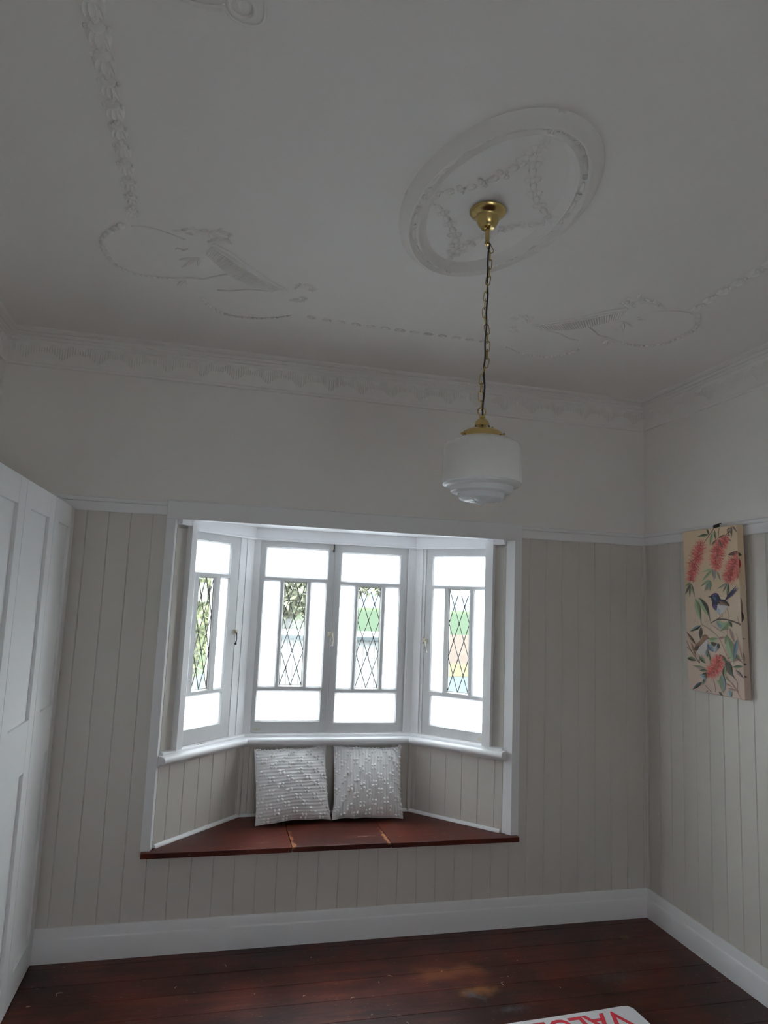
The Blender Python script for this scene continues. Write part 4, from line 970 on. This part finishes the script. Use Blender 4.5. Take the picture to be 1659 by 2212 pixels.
# lower wren
pleaf(355, 1510, 243, 1362, 30, 'stem', 'brown'); blob([(345, 1520), (380, 1480), (430, 1440), (480, 1440), (495, 1475), (480, 1560), (450, 1625), (400, 1622), (360, 1575)], 'white')
blob([(345, 1520), (390, 1475), (430, 1438), (470, 1452), (440, 1490), (400, 1530), (350, 1560)], 'brown'); blob([(340, 1545), (395, 1520), (380, 1565), (355, 1580)], 'stem')
blob([(428, 1420), (450, 1395), (480, 1398), (498, 1430), (480, 1452), (440, 1458)], 'brown'); put([(495, 1425), (515, 1436), (494, 1444)], 'stem'); pline([(395, 1620), (400, 1715)], 5, 'stem'); pline([(420, 1620), (430, 1680)], 4, 'stem')
pleaf(500, 1445, 612, 1430, 60, 'ltleaf', 'leaf', 20); pleaf(615, 1440, 700, 1420, 26, 'mauve', 'rust')
for a in [(490, 1500, 560, 1590, 60, 'slate', 'blleaf'), (520, 1480, 640, 1540, 46, 'dkleaf', 'stem'), (600, 1500, 575, 1600, 40, 'ltb', 'blleaf'), (480, 1560, 490, 1650, 40, 'blleaf', 'dkleaf'), (620, 1490, 610, 1560, 30, 'stem', 'dkleaf')]: pleaf(*a)
pline([(245, 1460), (290, 1560), (345, 1640), (398, 1715)], (5, 8), 'stem'); pline([(250, 1535), (310, 1580)], 7, 'stem'); pleaf(300, 1480, 360, 1650, 26, 'rust', 'brown'); pleaf(255, 1660, 365, 1690, 44, 'dkleaf', 'leaf', -6)
# right-hand gum leaves
pleaf(705, 1400, 790, 1720, 100, 'ltleaf', 'leaf', -10); pleaf(830, 1440, 790, 1700, 46, 'slate', 'blleaf'); pleaf(715, 1390, 690, 1500, 30, 'leaf'); pline([(830, 1450), (880, 1640)], (6, 8), 'mauve'); pline([(820, 1380), (860, 1520), (885, 1640), (910, 1715)], (4, 9), 'rust')
pline([(740, 1700), (820, 1680), (905, 1665)], 6, 'rust')
for a in [(628, 1615, 720, 1720, 46, 'leaf', 'dkleaf'), (725, 1655, 770, 1650, 20, 'leaf'), (820, 1612, 862, 1690, 44, 'dkleaf', 'leaf'), (778, 1755, 900, 1745, 34, 'leaf', 'dkleaf'), (810, 1785, 905, 1885, 34, 'mauve', 'stem'), (820, 1640, 905, 1720, 14, 'rust', 'stem')]: pleaf(*a)
pleaf(400, 1640, 470, 1720, 44, 'dkleaf', 'leaf'); pleaf(505, 1600, 515, 1700, 20, 'leaf')
pline([(640, 1760), (740, 1700)], 7, 'rust')
brush([(620, 1680), (590, 1750), (545, 1810), (520, 1850)], 92, 430, 5, ('red1', 'red3', 'red3', 'red1', 'red2'))
for a in [(478, 1780, 318, 1742, 34, 'leaf', 'mauve'), (488, 1800, 392, 1795, 28, 'dkleaf', 'leaf'), (480, 1825, 425, 1842, 24, 'dkleaf'), (470, 1830, 440, 1960, 28, 'dkleaf', 'blleaf'), (400, 1840, 470, 1900, 40, 'ltb', 'blleaf'),
          (700, 1680, 770, 1840, 70, 'stem', 'dkleaf'), (690, 1740, 675, 1880, 46, 'dkleaf', 'leaf'), (650, 1840, 670, 2040, 74, 'leaf', 'blleaf'), (600, 1900, 640, 1960, 30, 'ltleaf', 'leaf'), (425, 1925, 320, 2010, 40, 'slate', 'dkleaf'),
          (690, 1850, 740, 1920, 22, 'leaf'), (715, 1800, 800, 1870, 22, 'dkleaf'), (720, 1990, 840, 2020, 22, 'mauve', 'rust'), (730, 2010, 750, 2090, 60, 'ltb', 'blleaf'), (620, 2030, 670, 2080, 24, 'dkleaf'), (690, 1930, 780, 1980, 16, 'rust')]: pleaf(*a)
pline([(690, 1850), (760, 1930), (820, 2010), (880, 2110)], (6, 5), 'rust'); pline([(780, 1860), (830, 1920), (825, 2020)], 5, 'stem'); pline([(560, 1900), (580, 1990), (580, 2040)], 5, 'stem'); pline([(465, 1960), (540, 2040)], 6, 'stem'); pleaf(500, 2020, 470, 2040, 12, 'stem')
pline([(740, 1900), (790, 1960), (840, 2030)], (4, 6), 'rust')
obj('painted_flowers_and_birds', pr, pm, paint)
# a few strokes wrapping on to the near edge
wr = MB()
for (z_, h_, w_, k) in ((-.125, .022, .030, 'dkleaf'), (-.33, .11, .010, 'brown'), (-.40, .05, .014, 'stem'), (-.52, .008, .030, 'rust'), (-.585, .05, .007, 'stem'), (-.63, .016, .026, 'dkleaf'), (-.69, .010, .028, 'stem'), (-.155, .05, .012, 'red2'), (-.19, .04, .009, 'red3')):
    q = [(DW+.0006, .002+w_*math.sin(PI*t/6)**.7*(1 if h_ > .04 else t/6), z_-h_*t/6) for t in range(7)]
    wr.add([(DW+.0006, .002, z_)]+q+[(DW+.0006, .002, z_-h_)], [tuple(range(9))], PK.index(k))
obj('painted_edge', wr, pm, paint)
# picture hook on the rail
hk = empty('picture_hook', (-.034, -.650, ZRM+.010), 'small black hook on the picture rail above the canvas', 'hook')
m = MB().tube([(-.014, .014, -.006), (-.014, -.014, -.002)], .0085, 12); obj('hook_clip', m, M_BLACK, hk, 40)
obj('hook_wire', MB().tube([(.022, 0, .008), (.006, 0, .010), (-.010, 0, .002), (-.0125, 0, -.012)], .0022, 6), M_BLACK, hk, 50)

# ------------------------------------------------------------------ carton on the floor
BH = .115
bt = Matrix.Translation((-.757, -.934, 0)) @ Matrix.Rotation(math.radians(3.2), 4, 'Z')
box = empty('cardboard_box', bt, 'white cardboard box with red lettering on the floor, at the lower edge', 'box')
m = MB(); m.cbox(-.60, .035, -.42, 0, 0, BH, .004)
# body with one clipped corner
m = MB(); poly = [(-.60, -.42), (.030, -.42), (.030, -.022), (.018, -.004), (.0, 0), (-.60, 0)]; m.prism(poly, 0.0, BH); obj('carton', m, M_CARD, box)
m = MB(); m.prism([(-.598, -.418), (.031, -.418), (.031, -.021), (.019, -.003), (0, .001), (-.12, -.0005), (-.2, .0012), (-.33, 0), (-.44, .0015), (-.598, 0)], BH, BH+.0016); obj('lid_flap', m, M_CARD, box)
def text(body, size, x, y, rot, parent, z, m_, bold=.0):
    cu = bpy.data.curves.new('lettering', 'FONT'); cu.body = body; cu.size = size; cu.extrude = .0002; cu.offset = bold; cu.space_character = .98; cu.resolution_u = 3
    t = bpy.data.objects.new('lettering', cu); COL.objects.link(t); bpy.context.view_layer.update()
    me = bpy.data.meshes.new_from_object(t.evaluated_get(bpy.context.evaluated_depsgraph_get())); bpy.data.objects.remove(t)
    me.materials.clear(); me.materials.append(m_)
    return obj('lettering', me, None, parent, None, Matrix.Translation((x, y, z)) @ Matrix.Rotation(rot, 4, 'Z'))
text('VALUE', .132, -.030, -.024, PI, box, BH+.0019, M_RED, .0025)
text('MAX', .132, -.018, -.132, PI, box, BH+.0019, M_RED, .0015)

# ------------------------------------------------------------------ scraps on the floor
def scrap(x, y, L_, ang, curl, k):
    L_ *= .7; pts = [(L_*(t/8-.5), curl*math.sin(PI*t/8), .0012+.0015*math.sin(PI*t/8)) for t in range(9)]
    o = obj('wood_shaving', MB().tube(pts, [.0003+.0006*math.sin(PI*t/8) for t in range(9)], 5), M_SHAV, None, 60, Matrix.Translation((x, y, .0004)) @ Matrix.Rotation(ang, 4, 'Z'))
    lab = {0: 'curved pale wood shaving on the dark floor near the foot of the wardrobe', 12: 'thin curled pale shaving on the dark floor behind the white box', 6: 'bent pale shaving on the floor in the light patch below the seat'}.get(k)
    if lab: tag(o, lab, 'shaving')
    else: tag(o, 'tiny straight pale splinter lying loose on the dark floorboards', 'splinter', 'splinters scattered over the floor')
sp_ = [(-2.905, -.275, .045, .9, .012), (-3.005, -.345, .025, .1, .0), (-2.93, -.06, .018, -.2, .0), (-2.245, -.155, .03, -1.2, .0), (-1.86, -.15, .012, .3, 0), (-1.60, -.40, .022, 1.5, 0), (-1.735, -.50, .035, .7, .006), (-1.30, -.36, .01, 0, 0),
       (-1.555, -.70, .028, -1.2, 0), (-2.13, -.40, .016, 1.5, 0), (-1.54, -.36, .03, -.5, 0), (-1.02, -.45, .016, -1, 0), (-1.06, -.50, .04, 1.2, .012), (-.83, -.57, .014, -1, 0), (-2.45, -.30, .02, .9, 0), (-1.93, -.45, .018, .4, .003), (-1.68, -.62, .012, .2, 0), (-.92, -.33, .01, .3, 0)]
for k, s_ in enumerate(sp_): scrap(*s_[:5], k)

# ------------------------------------------------------------------ outdoors
GZ = -1.15
def gmat(name, a, b, scale): 
    m = mat(name, a, .9, var=.0); return m
M_GRASS = mat('pale_grass', (0.0422, 0.0534, 0.0337), .95, spec=0, var=.3, vscale=.6); M_FIELD = mat('green_field', (.031, .043, .030), .95, spec=0, var=.1, vscale=.2)
M_DIRT = mat('bare_soil', (0.0545, 0.045, 0.0402), .95, spec=0, var=.2, vscale=.5); M_CONC = mat('pale_concrete', (0.0466, 0.0545, 0.0602), .9, spec=0, var=.1, vscale=.5); M_STRAW = mat('dry_grass', (0.0596, 0.0545, 0.0382), .95, spec=0, var=.2, vscale=.6)
M_LEAFA = mat('tree_leaves', (.13, .135, .10), .8, spec=0, var=.3, vscale=1.5); M_LEAFB = mat('young_leaves', (.15, .16, .095), .8, spec=0, var=.3, vscale=1.5); M_BARK = mat('tree_bark', (0.0995, 0.0932, 0.087), .9, spec=0, var=.3, vscale=4)
M_SHED = mat('white_painted_metal', (0.173, 0.1799, 0.1868), .5, spec=0, var=.03, vscale=2); M_TEAL = mat('teal_paint', (0.0519, 0.0779, 0.0779), .3, spec=0); M_DK = mat('dark_glass', (.03, .035, .045), .1)
M_HILL = mat('distant_hills', (0.0654, 0.077, 0.0933), 1, spec=0)
struct('ground', MB().box(-140, 240, -60, 300, GZ-.4, GZ), M_GRASS, 'grassy ground outside the bay window', 'ground')
# strips of land seen through the right window
def patch(name, x0, x1, y0, y1, z, m, label, c): tag(obj(name, MB().box(x0, x1, y0, y1, GZ-.02, GZ+z), m), label, c, kind='structure')
patch('field', -20, 150, 55, 170, .02, M_FIELD, 'flat green field in the distance', 'field')
patch('bare_ground', 2, 60, 27, 55, .02, M_DIRT, 'brown bare ground before the field', 'ground')
patch('dry_verge', 2, 50, 21.6, 27, .03, M_STRAW, 'strip of dry yellow grass', 'verge')
patch('driveway', -12, 40, 3, 21.5, .03, M_CONC, 'pale concrete driveway outside', 'driveway')
mb = MB(); n = 60; vs = []; fs = []
for i in range(n+1):
    x = -40+280*i/n; h = 6.0+2.0*mnoise.noise(Vector((x*.02, 3, 1)))+1.1*mnoise.noise(Vector((x*.07, 1, 5)))
    for yy_ in (230, 238, 250): vs.append((x, yy_, GZ+(0 if yy_ != 238 else h)))
for i in range(n):
    for j in range(2): a = i*3+j; fs.append((a, a+1, a+4, a+3))
mb.add(vs, fs); tag(obj('hills', mb, M_HILL, None, 60), 'low blue hills on the horizon', 'hills', kind='structure')
def tree(x, y, h, rad, n, seed, label, leafm_, cz=.62, ls=.16):
    rnd = random.Random(seed); root = empty('tree', (x, y, GZ), label, 'tree')
    m = MB(); m.tube([(0, 0, 0), (.1, .05, h*.3), (-.05, .1, h*.55), (.1, 0, h*.8)], [h*.035, h*.027, h*.02, h*.008], 8)
    for k in range(9):
        a = rnd.uniform(0, 2*PI); z = h*rnd.uniform(.35, .7); m.tube([(0, 0, z), (math.cos(a)*rad*.4, math.sin(a)*rad*.4, z+rad*.25), (math.cos(a)*rad*.8, math.sin(a)*rad*.8, z+rad*.45)], [h*.012, h*.008, h*.003], 6)
    obj('trunk', m, M_BARK, root, 60)
    m = MB(); cl = []
    for k in range(16):
        d = Vector((rnd.gauss(0, 1), rnd.gauss(0, 1), rnd.gauss(0, .8))).normalized()*rad*rnd.uniform(.3, .8); cl.append((d+Vector((0, 0, h*cz)), rad*rnd.uniform(.28, .5)))
    for k in range(n):
        c, r = rnd.choice(cl); d = Vector((rnd.gauss(0, 1), rnd.gauss(0, 1), rnd.gauss(0, 1))).normalized()*r*rnd.uniform(.5, 1.05); p = c+d; s = rnd.uniform(.6, 1.3)*ls
        a = Vector((rnd.gauss(0, 1), rnd.gauss(0, 1), rnd.gauss(0, 1))).normalized(); b = a.cross(Vector((rnd.gauss(0, 1), rnd.gauss(0, 1), rnd.gauss(0, 1)))).normalized()
        m.add([p-a*s, p+b*s*.35, p+a*s, p-b*s*.35], [(0, 1, 2, 3)])
    o = obj('foliage', m, leafm_, root); o['kind'] = 'stuff'
tree(-2.9, 12.5, 4.8, 2.0, 5200, 1, 'leafy tree seen through the left bay window', M_LEAFB, .66, .13)
tree(.1, 21.0, 6.0, 2.3, 5200, 2, 'grey green tree seen through the left leaf of the middle window', M_LEAFA, .58)
tree(5.0, 26.5, 7.4, 2.1, 5200, 3, 'olive tree seen through the right leaf of the middle window', M_LEAFA, .58)
tree(-7.0, 23.0, 6.8, 3.0, 4200, 4, 'large bushy tree far left outside the bay', M_LEAFB, .6)
sh = empty('shed', (1.2, 15.2, GZ), 'long low white shed seen through the middle bay windows', 'shed')
sb = MB()
for k in range(30): sb.box(-2.2+k*.15, -2.2+k*.15+.142, -1.2, 1.2, 0, 1.78)
obj('wall', sb, M_SHED, sh); obj('roof', MB().prism([(-2.35, -1.35), (2.45, -1.35), (2.45, 1.35), (-2.35, 1.35)], 1.78, 1.86), M_SHED, sh)
obj('corner_post', MB().box(-1.25, -1.20, -1.24, -1.2, 0, 1.78), M_CONC, sh); obj('gutter', MB().box(-2.35, 2.45, -1.43, -1.35, 1.76, 1.84), M_CONC, sh)
dr = obj('door', MB().box(.9, 1.7, -1.23, -1.2, .02, 1.65), M_SHED, sh); obj('door_handle', MB().box(1.0, 1.06, -1.27, -1.23, .8, .86), M_DK, dr)
car = empty('car', (-3.8, 8.2, GZ), 'small teal hatchback parked outside the left bay window', 'car')
cp = [(-1.8, .25), (-1.8, .62), (-1.1, .80), (-.65, 1.32), (.85, 1.38), (1.55, .95), (1.8, .85), (1.8, .25)]
Tm = Matrix(((1, 0, 0, 0), (0, 0, -1, .8), (0, 1, 0, 0), (0, 0, 0, 1)))
obj('body', MB().prism(cp, 0, 1.6, Tm), M_TEAL, car)
obj('side_window', MB().prism([(-.9, .86), (-.55, 1.25), (.75, 1.30), (1.2, .92)], -.01, 1.61, Tm), M_DK, car)
for wx in (-1.15, 1.15):
    for wy in (.82, -.82): obj('wheel', MB().tube([(wx, wy-.1, .3), (wx, wy+.1, .3)], .3, 18), M_BLACK, car)

# ------------------------------------------------------------------ portals: guide sky sampling through the bay windows and the added fill window
def portal(name, T, x0, x1, z0, z1):
    ld = bpy.data.lights.new(name, 'AREA'); ld.shape = 'RECTANGLE'; ld.size = x1-x0; ld.size_y = z1-z0; ld.cycles.is_portal = True
    o = bpy.data.objects.new(name, ld); COL.objects.link(o)
    o.matrix_basis = T @ Matrix.Translation(((x0+x1)/2, .060, (z0+z1)/2)) @ Matrix.Rotation(PI/2, 4, 'X') @ Matrix.Rotation(PI, 4, 'X') @ Matrix.Rotation(PI, 4, 'X')
    return o
w4 = empty('added_fill_window', (0, YF-.06, 0), 'added frosted window behind the viewer, letting in fill light', 'window', kind='structure')  # rear window added to brighten the boarded back wall
m4 = MB()
for q in ((FW[0], FW[1], FW[2], FW[2]+.06), (FW[0], FW[1], FW[3]-.06, FW[3]), (FW[0], FW[0]+.06, FW[2]+.06, FW[3]-.06), (FW[1]-.06, FW[1], FW[2]+.06, FW[3]-.06), ((FW[0]+FW[1])/2-.03, (FW[0]+FW[1])/2+.03, FW[2]+.06, FW[3]-.06)): m4.box(q[0], q[1], -.02, .02, q[2], q[3])
obj('frame', m4, M_TRIM, w4)
for a, b in ((FW[0]+.05, (FW[0]+FW[1])/2-.02), ((FW[0]+FW[1])/2+.02, FW[1]-.05)): obj('glass_pane', MB().box(a, b, -.003, 0, FW[2]+.05, FW[3]-.05), M_FROST, w4)
T4 = Matrix.Translation((0, YF-.16, 0)) @ Matrix.Rotation(PI, 4, 'Z')
portal('sky_portal', T4, -FW[1], -FW[0], FW[2], FW[3])
portal('sky_portal', TL, -.53, -.116, ZB, ZT); portal('sky_portal', TC, .04, .90, ZB, ZT); portal('sky_portal', TR, .072, .505, ZB, ZT)
bpy.context.view_layer.update()
